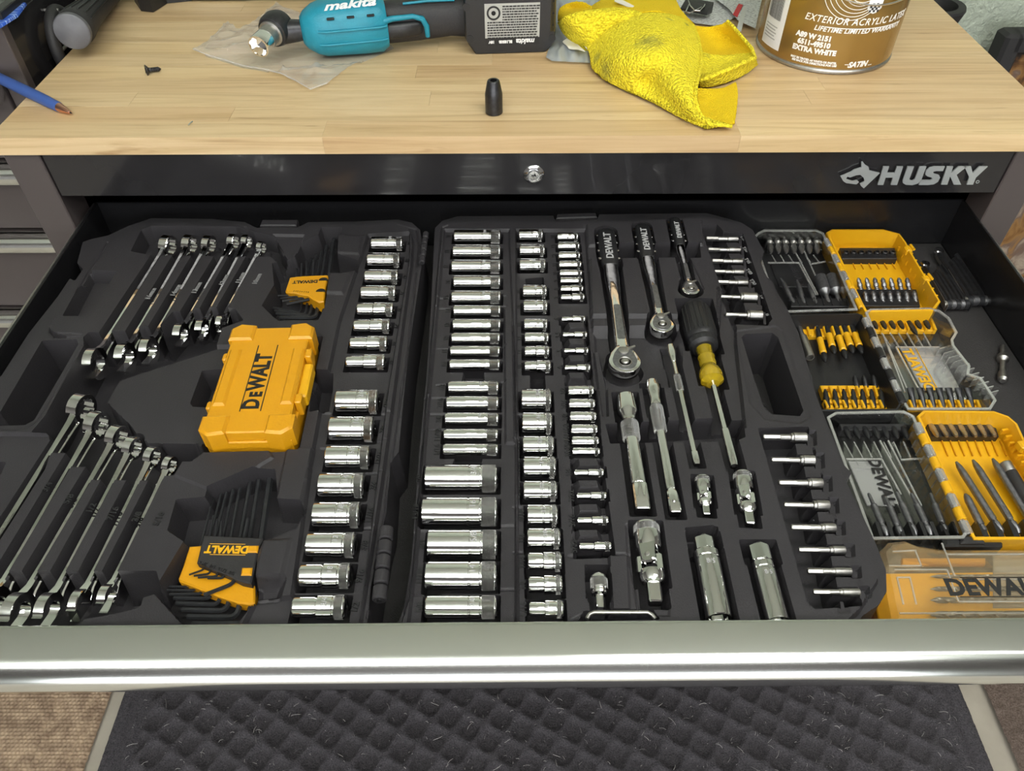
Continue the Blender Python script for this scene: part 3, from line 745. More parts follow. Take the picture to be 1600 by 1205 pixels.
# ================================================================ SOCKETS
HZ = T - .001                     # height of socket axes over the drawer floor
def uvband(o, n=1):
    me = o.data; uv = me.uv_layers.new(name='UVMap')
    for l in me.loops:
        co = me.vertices[l.vertex_index].co
        uv.data[l.index].uv = ((math.atan2(co.y, co.z) / (2 * PI)) * 8, co.x * 130)
def socket(px0, px1, py0, py1, dia, label, group, name='socket', small=None, tray=None, kind='std', cyc=0):
    """a chrome socket lying along X: px0..px1 ends (the open end first), dia in pixels"""
    a = P(px0, py0, TD + .001); b2 = P(px1, py1, TD + .001); c = (a + b2) / 2
    L = (b2 - a).length; R = dia / 2 * (P(px0 + 100, py0, TD).x - P(px0, py0, TD).x) / 100 * .97
    ang = math.atan2(b2.y - a.y, b2.x - a.x)
    r1 = R * (small if small else 1.0)
    root_loc = (c.x, c.y, FZ + HZ); h = L / 2
    bl = L * .22                                   # knurled band length
    prof = [(-h, r1 * .80), (-h, r1 * .93), (-h + .0006, r1 * .985), (-h + .0014, r1)]
    if small and small < .95:
        prof += [(-h + L * .40, r1), (-h + L * .40 + .001, r1 * .94), (-h + L * .44, r1 * .94), (-h + L * .47, R)]
    else:
        k = .60 if L > .045 else .50
        prof += [(-h + L * k, r1), (-h + L * k + .0004, R * .965), (-h + L * k + .0012, R * .965), (-h + L * k + .0016, R)]
    prof += [(h - bl - .0012, R), (h - bl - .0006, R * .955), (h - bl, R * .955), (h - bl + .0004, R * .985)]
    prof += [(h - .0012, R * .985), (h - .0004, R * .93), (h, R * .86), (h, R * .5)]
    m = MB(); m.lathe(prof, 28, caps=False)
    # hex mouth and square drive recess
    m.lathe([(-h, r1 * .80), (-h + .0008, r1 * .76, 6), (-h + min(.012, L * .4), r1 * .74, 6), (-h + min(.012, L * .4), 0.0001)], 24, caps=False)
    m.lathe([(h, R * .5), (h - .0005, R * .5, 4), (h - .006, R * .48, 4), (h - .006, 0.0001)], 24, caps=False)
    o = m.build(name, M['chrome'], None, 30, root_loc, (0, 0, ang))
    tag(o, label, 'socket', group)
    kb = MB(); kb.lathe([(h - bl + .0006, R * .97), (h - bl + .0008, R * 1.004), (h - .0018, R * 1.004), (h - .0014, R * .97)], 28, caps=False)
    ko = kb.build('knurled_band', M['knurl'], o); uvband(ko)
    if dia > 20:   # stamped size
        st = link('size_stamp', text_mesh(['3/4', '16', '5/8', '14', '7/8', '13', '18'][cyc % 7], R * .62, extrude=.00012, mat=M['greyprint']), o, (h - bl - .0062, 0, R * 1.0), (0, 0, PI / 2))
    # pocket
    d = np.array([math.cos(ang), math.sin(ang)]); nn = np.array([-d[1], d[0]]); cc = np.array([c.x, c.y])
    q = np.array([cc - d * (h + .0022) - nn * (R + .0018), cc + d * (h + .0020) - nn * (R + .0018), cc + d * (h + .0020) + nn * (R + .0018), cc - d * (h + .0022) + nn * (R + .0018)])
    tray.poly(q, T - .026, mode='min')
    return o
ROWS = []
def row(lst, desc, group, tray, labs=None, start_from='back', name='socket', side='l', dx=None):
    n = len(lst)
    for k, e in enumerate(lst):
        x0, x1, y, dia = e[:4]; sm = e[4] if len(e) > 4 else None
        lab = desc % ORD[k]
        if k == 0: lab = desc % 'backmost'
        socket(x0, x1, y, y, dia, lab, group, name, sm, tray, cyc=k)
        if labs:
            s_ = labs[k]; xx = (x1 + dx) if side == 'r' else (x0 - dx)
            q = P(xx, y, TD + .004)
            text('size_mark', s_, .0068, M['marking'], tcase, (q.x, q.y, FZ + T - .0040), (0, 0, PI / 2 if side == 'l' else PI / 2 - .12), extrude=.0004, offset=.0002)
M['marking'] = plain('raised_tray_marking', (0.012, 0.012, 0.013), 0.5)
M['marklight'] = plain('worn_tray_marking', (0.20, 0.20, 0.20), 0.5)
row([(581, 630, 381, 23), (575, 626, 407, 24), (571, 623, 433, 24), (565, 619, 458, 24), (559, 615, 484, 23, .92), (554, 610, 510, 24, .88), (548, 606, 537, 25, .84), (542, 602, 566, 25, .80)],
    'standard chrome socket, %s of eight behind the gap beside the hinge edge', 'standard sockets beside the hinge, back run', LT, ['19', '18', '17', '16', '15', '14', '13', '12'], side='r', dx=11)
row([(527, 592, 628, 40), (517, 585, 671, 42), (511, 579, 715, 38), (500, 570, 759, 41), (491, 564, 805, 42), (481, 556, 852, 41, .97), (470, 549, 900, 41, .92), (459, 541, 949, 39, .86)],
    'fat chrome socket, %s of eight in front of the gap, case half with wrenches', 'large standard sockets beside the hinge, front run', LT, ['15/16', '7/8', '13/16', '3/4', '11/16', '5/8', '9/16', '1/2'], side='r', dx=14)
row([(710, 782, 370, 22), (708, 782, 393.5, 22), (706, 782, 417, 22), (709, 782, 441, 21), (706, 782, 465, 21), (709, 782, 486, 18), (708, 782, 508, 19), (706, 781, 529, 18), (704, 781, 549, 17), (703, 781, 570, 17)],
    'deep chrome socket, %s of ten in the back run of deep sockets', 'deep sockets, back run', RT, ['19', '18', '17', '16', '15', '14', '13', '12', '11', '10'], side='l', dx=9)
row([(701, 779, 606, 21.5), (698, 779, 630, 22), (696, 779, 655, 20.5), (694, 778, 680, 19.5), (693, 778, 703, 19)],
    'deep chrome socket, %s of five in the middle run of deep sockets', 'deep sockets, middle run', RT, ['1/2', '7/16', '3/8', '11/32', '5/16'], side='l', dx=10)
row([(665.5, 777, 748, 45), (660.5, 777, 800, 47), (669, 777, 851, 47), (665.5, 776, 900, 46), (665.5, 776, 949, 37)],
    'fat long chrome socket, %s of five in the front run of deep sockets', 'deep sockets, front run', RT, ['7/8', '13/16', '3/4', '11/16', '5/8'], side='l', dx=10)
row([(811, 848, 368, 20), (812, 851, 392, 20), (812, 852, 415, 22)], 'short chrome socket, %s of three at the top of the second socket column', 'short sockets, top of second column', RT, ['18', '17', '16'], side='l', dx=8)
row([(817, 854, 456, 22), (818, 855, 480, 23), (819, 855, 508, 20), (820, 857, 529, 19), (820, 858, 550, 20, .92), (820, 860, 573, 21, .84)],
    'short chrome socket, %s of six in the middle of the second socket column', 'short sockets, middle of second column', RT, ['15', '14', '13', '12', '11', '10'], side='l', dx=8)
row([(815, 861, 625, 36), (816, 862, 662, 36), (817, 865, 697, 32), (818, 868, 731, 36), (818, 870, 768, 34), (824, 871, 806, 36), (824, 875, 842, 34), (825, 877, 878, 32, .92), (826, 878, 914, 31, .86), (827, 880, 952, 29, .80)],
    'bright chrome socket, %s of ten in the front run of second column', 'sockets, front run of second column', RT, ['7/8', '13/16', '3/4', '11/16', '5/8', '9/16', '1/2', '7/16', '3/8', '5/16'], side='l', dx=9)
row([(871, 903, 370.5, 15), (872, 905, 385, 14), (873, 906, 400, 14), (874, 908, 414, 13), (875, 909, 427.5, 12), (876, 910, 439, 11.5), (876.5, 911, 452, 13, .85), (877, 913, 465, 13, .75)],
    'slim chrome socket, %s of eight at the back of third socket column', 'slim sockets, back of third column', RT, ['14', '13', '12', '11', '10', '9', '8', '7'], side='l', dx=7)
row([(878, 914, 499, 12, .72), (880, 917, 523.5, 12, .72), (882, 919, 548.5, 12, .72), (883, 922, 575, 13, .72)],
    'tiny chrome socket between humps, %s of the back four in third column', 'tiny sockets between humps, back four', RT, ['6', '5.5', '5', '4'], side='l', dx=8)
row([(888, 927, 611.5, 19), (889.5, 929, 632, 18), (891, 931, 652, 18), (893, 933, 672, 18), (894, 935, 690, 16), (895, 937, 706, 13)],
    'slim chrome socket, %s of six at the middle of third socket column', 'slim sockets, middle of third column', RT, ['1/2', '7/16', '3/8', '11/32', '5/16', '9/32'], side='l', dx=8)
row([(898, 943, 739, 14, .78), (902, 947, 775, 14, .78), (903, 950, 813.5, 15, .78), (906, 954.5, 854, 16, .78)],
    'tiny chrome socket between humps, %s of the front four in third column', 'tiny sockets between humps, front four', RT, ['1/4', '7/32', '3/16', '5/32'], side='l', dx=9)
# humps between the tiny sockets
RT.poly([(877, 491), (917, 490), (927, 597), (884, 598)], T - .011, mode='min')
RT.poly([(893, 716), (940, 716), (960, 866), (898, 868)], T - .011, mode='min')
for y in (511, 536, 562, 589): RT.poly([(884, y - 7), (915, y - 7), (916, y + 6), (888, y + 6)], T + .002, mode='set', w=.005)
for y in (724, 758, 795, 835): RT.poly([(898, y - 9), (936, y - 9), (940, y + 9), (902, y + 9)], T + .002, mode='set', w=.006)

# ---- bit sockets
def bit_socket(tip, jn, end, y, dia, label, group, cyc):
    a = P(tip, y, TD + .003); j = P(jn, y + .5, TD + .003); e = P(end, y + 1, TD + .003)
    L = (e - a).length; Lb = (j - a).length; sc = (P(tip + 100, y, TD).x - P(tip, y, TD).x) / 100; R = dia / 2 * sc
    rb = (7.0 if cyc % 2 else 8) * sc * .55 * (1.15 if y > 600 else .85)
    ang = math.atan2(e.y - a.y, e.x - a.x)
    m = MB(); m.lathe([(Lb, rb), (Lb + .0004, R * .8), (Lb + .001, R * .86), (Lb + .0025, R * .86), (Lb + .003, R), (L - .0008, R), (L, R * .9), (L, R * .45)], 24, caps=False)
    m.lathe([(L, R * .45), (L - .005, R * .45, 4), (L - .005, .0001)], 24, caps=False)
    o = m.build('bit_socket', M['satin'], None, 30, (a.x, a.y, FZ + T - .003), (0, 0, ang)); tag(o, label, 'bit socket', group)
    q = MB(); q.lathe([(0, rb * .8, 6), (.0008, rb, 6), (Lb * .62, rb, 6), (Lb * .64, rb * 1.02), (Lb, rb * 1.02)], 24); q.build('driver_bit', M['satin'], o, 25)
    return a, j, e
ys = [373, 390, 408, 424.5, 441, 464, 492]
UB = [(1103, 1133, 1153, 373, 9), (1106, 1135, 1156.5, 390, 9), (1112, 1140, 1160, 408, 9), (1115, 1143, 1162, 424.5, 9), (1121, 1148, 1168, 441, 10), (1125, 1156, 1182.5, 464, 16), (1133.5, 1166, 1191, 492, 16)]
LBt = [(1192, 1234, 1260, 683, 17), (1205, 1249, 1272.6, 718.6, 17), (1216.5, 1261, 1284.6, 754.5, 17), (1225, 1269.6, 1295, 789, 17), (1236, 1281.6, 1305, 824, 15), (1248, 1295, 1320, 859, 14), (1261.6, 1298, 1330, 892.5, 13), (1270.5, 1310, 1343, 925, 13)]
for grp, lst in (('bit sockets behind the handle', UB), ('bit sockets in front of the handle', LBt)):
    for k, (a, j, e, y, d) in enumerate(lst):
        nn = ORD[k] if k else 'backmost'
        bit_socket(a, j, e, y, d, 'satin steel bit socket, %s of %s %s opening' % (nn, 'seven' if lst is UB else 'eight', 'behind the handle' if lst is UB else 'in front of the handle'), grp, k)
        if k < len(lst) - 1:
            y2 = lst[k + 1][3]; jj = (j + lst[k + 1][1]) / 2; ee = (e + lst[k + 1][2]) / 2
            hh = (y2 - y) / 2 - d * .42
            ym = (y + y2) / 2
            RT.poly([(jj - 2, ym - hh), (ee + 6, ym - hh), (ee + 8, ym + hh), (jj + 2, ym + hh)], T - .001, w=.004)
    for k, (a, j, e, y, d) in enumerate(lst):
        RT.poly([(e + 1, y - d * .6), (e + (8 if y < 600 else 14), y - d * .6), (e + (9 if y < 600 else 15), y + d * .7), (e + 2, y + d * .7)], T - .004, w=.002)
        q = P(e + (8 if y < 600 else 11), y, TD + .004)
        text('size_mark', (['T55', 'T50', 'T45', 'T40', 'T30', '10', '8'] if y < 600 else ['3/8', '5/16', '1/4', '7/32', '3/16', '5/32', '1/8', '3/32'])[k], .0062, M['marklight'] if y < 600 else M['marking'], tcase, (q.x, q.y, FZ + T - .0038), (0, 0, -1.25), extrude=.0004, offset=.0001)
RT.poly([(1310, 935), (1322, 935), (1326, 955), (1312, 956)], T - .002, w=.004)
# ================================================================ WRENCHES standing on edge in their slots
def circ(cx, cy, r, a0=0, a1=2 * PI, n=32, end=False):
    return [(cx + r * math.cos(a0 + (a1 - a0) * i / (n - (1 if end else 0))), cy + r * math.sin(a0 + (a1 - a0) * i / (n - (1 if end else 0)))) for i in range(n)]
def upright(me):
    """turn a flat shape so that its own y axis points up"""
    me.transform(Matrix.Rotation(PI / 2, 4, 'X')); return me
def wrench(rx, ry, ox, oy, rr, label, group, mark):
    a = P(rx, ry, TD + .004); b2 = P(ox, oy, TD + .012)
    L = (b2 - a).length; ang = math.atan2(b2.y - a.y, b2.x - a.x)
    root = thing('combination_wrench', label, 'wrench', (a.x, a.y, FZ + T - .006), (0, 0, ang), group)
    jr = rr * 1.28; sh = rr * .40
    # box end with twelve points
    hole = []
    for i in range(48):
        t = i % 4; k = rr * (.64 if t == 0 else .70 if t in (1, 3) else .76); an = 2 * PI * i / 48
        hole.append((k * math.cos(an), k * math.sin(an)))
    me = upright(flat2d('box_end', [circ(0, 0, rr, n=40), hole], rr * .36, M['chrome'], .0007)); o = link('box_end', me, root, (0, 0, 0), (0, 0, -.14))
    # shank: I-section rising and falling a little towards the ends
    m = MB(); rings = []
    for t, hh, th in ((rr * .82, rr * .50, .0032), (rr * 1.5, rr * .42, .0028), (L * .25, sh, .0022), (L * .75, sh, .0022), (L - jr * 1.3, rr * .46, .0028), (L - jr * .55, jr * .66, .0034)):
        z = -.004 * (t / L)
        rings.append([(t, y * th, z + k * hh) for y, k in ((-.6, -1), (.6, -1), (1, -.8), (1, -.62), (.55, -.5), (.55, .5), (1, .62), (1, .8), (.6, 1), (-.6, 1), (-1, .8), (-1, .62), (-.55, .5), (-.55, -.5), (-1, -.62), (-1, -.8))])
    m.loft(rings); m.build('shank', M['chrome'], root, 30)
    # open end
    g = rr * .62; a0 = .26
    arc = circ(0, 0, jr, math.asin(min(.98, (g) / jr)) + .0, 2 * PI - math.asin(min(.98, g / jr)), n=30, end=True)
    jaw = arc + [(jr * 1.02, -g)] + [( -.1 * jr, -g)] + circ(-.1 * jr, 0, g, -PI / 2, -3 * PI / 2, n=8, end=True)[1:-1] + [(-.1 * jr, g), (jr * 1.02, g)]
    c, s_ = math.cos(a0), math.sin(a0)
    jaw = [(x * c - y * s_, x * s_ + y * c) for x, y in jaw]
    me = upright(flat2d('open_end', [jaw], rr * .27 + .001, M['chrome'], .0006)); link('open_end', me, root, (L, 0, -.0045), (0, 0, .05))
    tr = LT
    d = np.array([math.cos(ang), math.sin(ang)]); A = np.array([a.x, a.y])
    nv = np.array([d[1], -d[0]]); nv = nv * (-1 if nv[0] > 0 else 1); tr.cap(A + d * rr * 1.1 + nv * .0022, A + d * (L - jr) + nv * .0022, .0050, .0050, T - .046)
    tr.cap(A - d * rr * .7, A + d * rr * .9, rr * .5 + .002, rr * .5 + .001, T - .026)
    mid = P(rx + (ox - rx) * .40 + 9, ry + (oy - ry) * .40, TD - .002)
    text('size_mark', mark, .0075, M['marklight'] if ry < 500 else M['marking'], tcase, (mid.x + .006, mid.y, FZ + T + .0002), (0, 0, PI / 2 - .1), extrude=.0004, offset=.0002)
BW = [(262, 382, 150, 570), (296, 380, 197, 560), (326, 380, 234, 550), (364, 376, 284, 525), (385, 376, 317, 517), (408, 385, 347, 508)]
for k, (e, rr_, mk) in enumerate(zip(BW, (.0128, .0118, .0110, .0098, .0090, .0080), ('16mm', '14mm', '13mm', '12mm', '11mm', '10mm'))):
    wrench(*e, rr_, 'chrome combination wrench of back fan, %s from the drawer side wall' % (ORD[k] if k else 'first'), 'wrenches in the back fan', mk)
FW = [(126, 636, -58, 944), (150, 662, -10, 952), (182, 682, 30, 958), (206, 698, 78, 955), (237, 712, 127, 946), (264, 725, 170, 935)]
for k, (e, rr_, mk) in enumerate(zip(FW, (.0142, .0130, .0118, .0105, .0094, .0082), ('3/4', '5/8', '1/2', '7/16', '3/8', '5/16'))):
    wrench(*e, rr_, 'chrome combination wrench of front fan, %s from the drawer side wall' % (ORD[k] if k else 'first'), 'wrenches in the front fan', mk)

# ================================================================ AXIAL TOOLS
def pxscale(x, y, drop=TD): return (P(x + 50, y, drop).x - P(x - 50, y, drop).x) / 100
def axial(name, A, B, parts, label, cat, z=HZ, group=None, tray=None, pocket=None, margin=.0022, depth=.024, drop=None, floorz=None):
    dr = drop if drop is not None else TD + .001
    a = P(A[0], A[1], dr); b2 = P(B[0], B[1], dr); L = (b2 - a).length
    ang = math.atan2(b2.y - a.y, b2.x - a.x); sc = pxscale((A[0] + B[0]) / 2, (A[1] + B[1]) / 2, dr)
    root = thing(name, label, cat, (a.x, a.y, (floorz if floorz is not None else FZ) + z), (0, 0, ang), group)
    for nm, mt, pr in parts:
        m = MB(); m.lathe([(t * L, d * sc / 2, (q[0] if q else 0)) for t, d, *q in pr], 28)
        o = m.build(nm, M[mt] if isinstance(mt, str) else mt, root, 28)
        if mt == 'knurl': uvband(o)
    if tray:
        dv = np.array([math.cos(ang), math.sin(ang)]); Aw = np.array([a.x, a.y])
        for t0, t1, d in pocket:
            nn = np.array([-dv[1], dv[0]]); r = d * sc / 2 + margin
            p0 = Aw + dv * (t0 * L); p1 = Aw + dv * (t1 * L)
            tray.poly(np.array([p0 - nn * r, p1 - nn * r, p1 + nn * r, p0 + nn * r]), T - depth, w=.0035, mode='min')
    return root, L, sc
root, L, sc = axial('extension_bar', (977, 620), (1004, 800), [
    ('drive_head', 'chrome', [(0, 27), (.01, 31), (.14, 33), (.16, 32), (.20, 24), (.235, 22), (.25, 25)]),
    ('knurled_grip', 'knurl', [(.25, 25), (.26, 29), (.40, 28), (.41, 24)]),
    ('shaft', 'chrome', [(.41, 23), (.77, 25), (.79, 24)]),
    ('square_drive', 'chrome', [(.79, 22), (.80, 30, 4), (.985, 31, 4), (1.0, 27, 4)])],
    'thickest chrome extension bar with knurled collar, beside the socket columns', 'extension bar', tray=RT, pocket=[(-.03, .24, 33), (.2, 1.03, 27)])
root, L, sc = axial('extension_bar', (1018, 596), (1055, 804), [
    ('drive_head', 'chrome', [(0, 17), (.01, 21), (.05, 24), (.085, 24), (.12, 20), (.16, 19), (.20, 19), (.215, 16)]),
    ('knurled_grip', 'knurl', [(.215, 20), (.225, 22), (.41, 21), (.42, 18)]),
    ('shaft', 'chrome', [(.42, 15), (.80, 16), (.84, 15)]),
    ('square_drive', 'chrome', [(.84, 14), (.87, 22, 4), (.985, 24, 4), (1.0, 20, 4)])],
    'long chrome extension bar with notched head and detent ball, second thickest', 'extension bar', tray=RT, pocket=[(-.03, .3, 24), (.25, 1.03, 19)])
db = MB(); db.lathe([(-.001, .0001), (-.0004, .0014), (.0005, .0018), (.0014, .0012), (.0018, .0001)], 14, axis='Z'); db.build('detent_ball', M['lockchrome'], root, 30, (L * .93, 0, 20 * sc / 2 * .72))
axial('extension_bar', (1047, 540), (1089, 727), [
    ('drive_head', 'chrome', [(0, 11), (.01, 14), (.08, 15), (.12, 11), (.16, 9)]),
    ('shaft', 'chrome', [(.16, 8), (.26, 8), (.28, 10), (.42, 10), (.44, 8), (.9, 9)]),
    ('knurled_grip', 'knurl', [(.28, 10.5), (.29, 12), (.41, 12), (.42, 10.5)]),
    ('square_drive', 'chrome', [(.9, 9), (.91, 13, 4), (.985, 13, 4), (1, 11, 4)])],
    'slimmest chrome extension bar, pointing at the small universal joint', 'extension bar', tray=RT, pocket=[(-.02, .16, 17), (.1, 1.02, 13)], depth=.016)
# nut driver with black grip and clear yellow collar
flute = [(0, 34), (.006, 42), (.02, 47), (.04, 50), (.14, 52), (.22, 53), (.235, 50), (.245, 46), (.25, 46), (.258, 50), (.285, 48), (.30, 36)]
root, L, sc = axial('nut_driver', (1084, 479), (1148, 727), [
    ('grip', 'blackpl', flute),
    ('collar', 'ambergrip', [(.30, 26), (.34, 24), (.36, 28), (.38, 25), (.40, 28), (.42, 25), (.44, 29), (.45, 34), (.48, 37), (.51, 36), (.52, 28), (.53, 20)]),
    ('shaft', 'chrome', [(.53, 9), (.80, 9)]),
    ('drive_sleeve', 'chrome', [(.80, 10), (.805, 13), (.98, 14), (1, 12)])],
    'nut driver with fluted black grip, clear yellow collar and steel shaft', 'screwdriver', tray=RT, pocket=[(-.03, .32, 52), (.28, .55, 36), (.5, 1.03, 16)], z=HZ - .002, margin=.003)
R_ = 52 * sc / 2
for k in range(9):
    a_ = -1.2 + k * .30
    m = MB(); m.tube([(L * .035, R_ * .97 * math.sin(a_), R_ * .97 * math.cos(a_)), (L * .22, R_ * 1.0 * math.sin(a_), R_ * 1.0 * math.cos(a_))], R_ * .055, 8)
    m.build('grip_ridge', M['blackpl'], root, 40)
# universal joints
def ujoint(A, B, d, label):
    root, L, sc = axial('universal_joint', A, B, [
        ('drive_body', 'chrome', [(0, d * .86), (.01, d * .96), (.05, d), (.30, d), (.33, d * .94)]),
        ('knurled_band', 'knurl', [(.03, d * 1.01), (.12, d * 1.01)]),
        ('lower_body', 'chrome', [(.60, d * .7), (.62, d * .92), (.70, d * .95), (.75, d * .80), (.77, d * .62)]),
        ('square_drive', 'chrome', [(.76, d * .6), (.77, d * .66, 4), (.985, d * .66, 4), (1, d * .56, 4)])],
        label, 'universal joint', tray=RT, pocket=[(-.04, .8, d), (.7, 1.04, d * .72)], margin=.0025)
    r = d * sc / 2
    for nm, x0, x1, sgn, vert in (('fork', .30, .56, 1, 0), ('fork', .30, .56, -1, 0), ('fork', .40, .64, 1, 1), ('fork', .40, .64, -1, 1)):
        m = MB(); w_ = r * .52
        pts = [(L * x0, -w_ * 1.25), (L * x1 - w_ * .5, -w_), (L * x1, -w_ * .4), (L * x1, w_ * .4), (L * x1 - w_ * .5, w_), (L * x0, w_ * 1.25)] if not vert else [(L * x1, -w_ * 1.2), (L * x0 + w_ * .5, -w_), (L * x0, -w_ * .4), (L * x0, w_ * .4), (L * x0 + w_ * .5, w_), (L * x1, w_ * 1.2)]
        m.prism(pts, r * .58, r * .97, ch=r * .12)
        rot = Matrix.Rotation((0 if sgn > 0 else PI) + (.35 if not vert else PI / 2 + .35), 4, 'X')
        o = m.build(nm, M['chrome'], root, 30); o.data.transform(rot)
    m = MB(); m.box((L * .48, 0, 0), (r * .7, r * .95, r * .95), ch=r * .12); m.build('spider_block', M['lockchrome'], root).data.transform(Matrix.Rotation(.35, 4, 'X'))
    m = MB(); m.lathe([(-r * .99, r * .16), (-r * .97, r * .2), (r * .97, r * .2), (r * .99, r * .16)], 16, axis='Z'); o = m.build('cross_pin', M['satin'], root, 30); o.data.transform(Matrix.Rotation(.35, 4, 'X')); o.location = (L * .46, 0, 0)
ujoint((1097, 747), (1104, 806), 23, 'smallest chrome universal joint, in front of the slimmest extension bar')
ujoint((1159, 741), (1172, 821), 29, 'mid-sized chrome universal joint, in front of the nut driver tip')
ujoint((1009, 821), (1024, 944), 42, 'largest chrome universal joint, in front of the thickest extension bar')
# spark plug sockets
def plugsock(A, B, hx, d, hexfrac, label):
    root, L, sc = axial('spark_plug_socket', A, B, [
        ('hex_end', 'chrome', [(0, hx * .86, 6), (.02, hx, 6), (hexfrac, hx, 6), (hexfrac + .01, hx * .8)]),
        ('body', 'chrome', [(hexfrac + .005, d * .84), (hexfrac + .03, d), (hexfrac + .10, d), (hexfrac + .11, d * .96), (hexfrac + .13, d * .96), (hexfrac + .14, d), (.99, d), (1.0, d * .95), (1.0, d * .8), (.95, d * .78)])],
        label, 'socket', tray=RT, pocket=[(-.05, hexfrac + .04, hx + 6), (hexfrac, 1.05, d)], margin=.003, z=HZ - .002)
    r = d * sc / 2
    link('size_stamp', text_mesh('5/8', r * .55, extrude=.00012, mat=M['greyprint']), root, (L * (hexfrac + .2), 0, r * 1.0), (0, 0, -PI / 2))
plugsock((1099, 839), (1124, 966), 34, 41, .17, 'long chrome spark plug socket with hex top, beside the universal joint pair')
plugsock((1185, 852), (1216, 970), 37, 36, .22, 'long chrome spark plug socket with hex top, nearer the bit sockets')
axial('drive_adapter', (935, 900), (938, 951), [
    ('body', 'chrome', [(0, 22), (.03, 25), (.06, 26), (.40, 26), (.46, 24), (.52, 26), (.58, 24), (.62, 15)]),
    ('knurled_band', 'knurl', [(.12, 27), (.13, 27.6), (.38, 27.6), (.40, 27)]),
    ('square_drive', 'chrome', [(.6, 13), (.62, 16, 4), (.98, 16, 4), (1, 13, 4)])],
    'stubby chrome drive adapter in a pocket of its own behind the wire bail', 'adapter', tray=RT, pocket=[(-.05, .6, 27), (.5, 1.05, 17)])
# ================================================================ RATCHETS
def ratchet(top, gend, neck, head, hw, hl, gw, nw, label, lettering):
    z0 = FZ + T + .001
    a = P(*top, TD - .002); g = P(*gend, TD - .002); nk = P(*neck, TD - .002); h = P(*head, TD - .004)
    sc = pxscale(*head); L = (h - a).length; ang = math.atan2(h.y - a.y, h.x - a.x)
    root = thing('ratchet', label, 'ratchet', (a.x, a.y, z0), (0, 0, ang))
    gL = (g - a).length; R = hw * sc / 2; GW = gw * pxscale(*top) / 2; NW = nw * pxscale(*neck) / 2
    def oval(t, w_, hh, n=20, z=0, p=.75):
        out = []
        for i in range(n):
            c, s_ = math.cos(2 * PI * i / n), math.sin(2 * PI * i / n)
            out.append((t, w_ * math.copysign(abs(c) ** p, c), z + hh * math.copysign(abs(s_) ** p, s_)))
        return out
    m = MB(); m.loft([oval(0, GW * .4, .003), oval(.0015, GW * .8, .0058), oval(.006, GW, .0072), oval(gL * .6, GW * 1.02, .0075), oval(gL * .93, GW * .92, .0068), oval(gL, GW * .78, .0055)]); m.build('grip', M['blackpl'], root, 50)
    for sgn in (-1, 1):
        for k in range(4):
            t = gL * (.15 + .22 * k); m = MB(); m.lathe([(-.0012, .001), (-.0008, .0022), (.0008, .0022), (.0012, .001)], 10, Matrix.Translation((t, sgn * GW * .98, .002)), axis='Z'); m.build('grip_stud', M['lockchrome'], root, 40)
    # handle with a recessed panel
    t1 = L - R * 1.25
    m = MB(); m.loft([oval(gL - .001, GW * .74, .0052), oval(gL + (t1 - gL) * .15, (GW * .8), .0050), oval(gL + (t1 - gL) * .5, NW * .95, .0050), oval(gL + (t1 - gL) * .8, NW, .0052), oval(t1, NW * 1.1, .0055), oval(L - R * .7, NW * 1.25, .0050)])
    m.build('handle', M['chrome'], root, 60)
    m = MB(); q0, q1 = gL + (t1 - gL) * .52, gL + (t1 - gL) * .92
    m.prism([(q0, -NW * .35), (q0 + .002, -NW * .55), (q1 - .002, -NW * .6), (q1, -NW * .4), (q1, NW * .4), (q1 - .002, NW * .6), (q0 + .002, NW * .55), (q0, NW * .35)], .0046, .0054, ch=.0003); m.build('handle_panel', M['bitsteel'], root)
    # pear-shaped head
    HL = hl * sc
    k_ = HL - R * 2
    pear = circ(0, 0, R, -PI * .5, PI * .5, n=22, end=True) + [(-k_ * .35, R * .98), (-k_ * .8 - R * .4, R * .78), (-k_ - R * .75, R * .50), (-k_ - R, R * .28), (-k_ - R, -R * .28), (-k_ - R * .75, -R * .50), (-k_ * .8 - R * .4, -R * .78), (-k_ * .35, -R * .98)]
    me = flat2d('head', [pear], .0062, M['chrome'], .0016, res=2); link('head', me, root, (L, 0, -.001))
    inn = [(x * .80 - R * .02, y * .76) for x, y in pear]
    me = flat2d('cover_plate', [inn], .0004, M['bitsteel'], .0002); link('cover_plate', me, root, (L, 0, .0056))
    m = MB(); m.lathe([(.0052, R * .42), (.0064, R * .42), (.0066, R * .38), (.0060, R * .34), (.0060, R * .26), (.0074, R * .24), (.0080, R * .17), (.0078, .0001)], 24, axis='Z'); m.build('release_button', M['satin'], root, 30, (L + R * .12, 0, 0))
    m = MB(); m.lathe([(.0052, R * .34), (.0070, R * .32), (.0078, R * .2), (.0078, .0001)], 24, axis='Z')
    m.prism([(-R * .1, -R * .2), (R * .1, -R * .2), (R * .04, -R * .85), (-R * .08, -R * .85)], .0055, .0076, ch=.0003); m.build('reverse_lever', M['satin'], root, 30, (L - R * .82, 0, 0), (0, 0, .5 + PI))
    link('brand_lettering', text_mesh(lettering, GW * 1.08, extrude=.0003, offset=.0002, mat=M['greyprint'], xs=1.05), root, (gL * .55, 0, .0077), (0, 0, PI))
    dv = np.array([math.cos(ang), math.sin(ang)]); A = np.array([a.x, a.y])
    RT.cap(A + dv * .004, A + dv * gL, GW + .002, GW + .002, T - .018, w=.0034)
    RT.cap(A + dv * gL, A + dv * t1, GW * .9 + .002, NW + .0025, T - .018, w=.0034)
    RT.cap(A + dv * (L - k_ - R * .5), A + dv * L, R * .8 + .002, R + .0028, T - .018, w=.0034)
ratchet((946, 361), (956, 416), (968, 510), (976, 566), 50, 62, 28, 20, 'largest chrome ratchet with black grip, beside the socket columns', 'DEWALT')
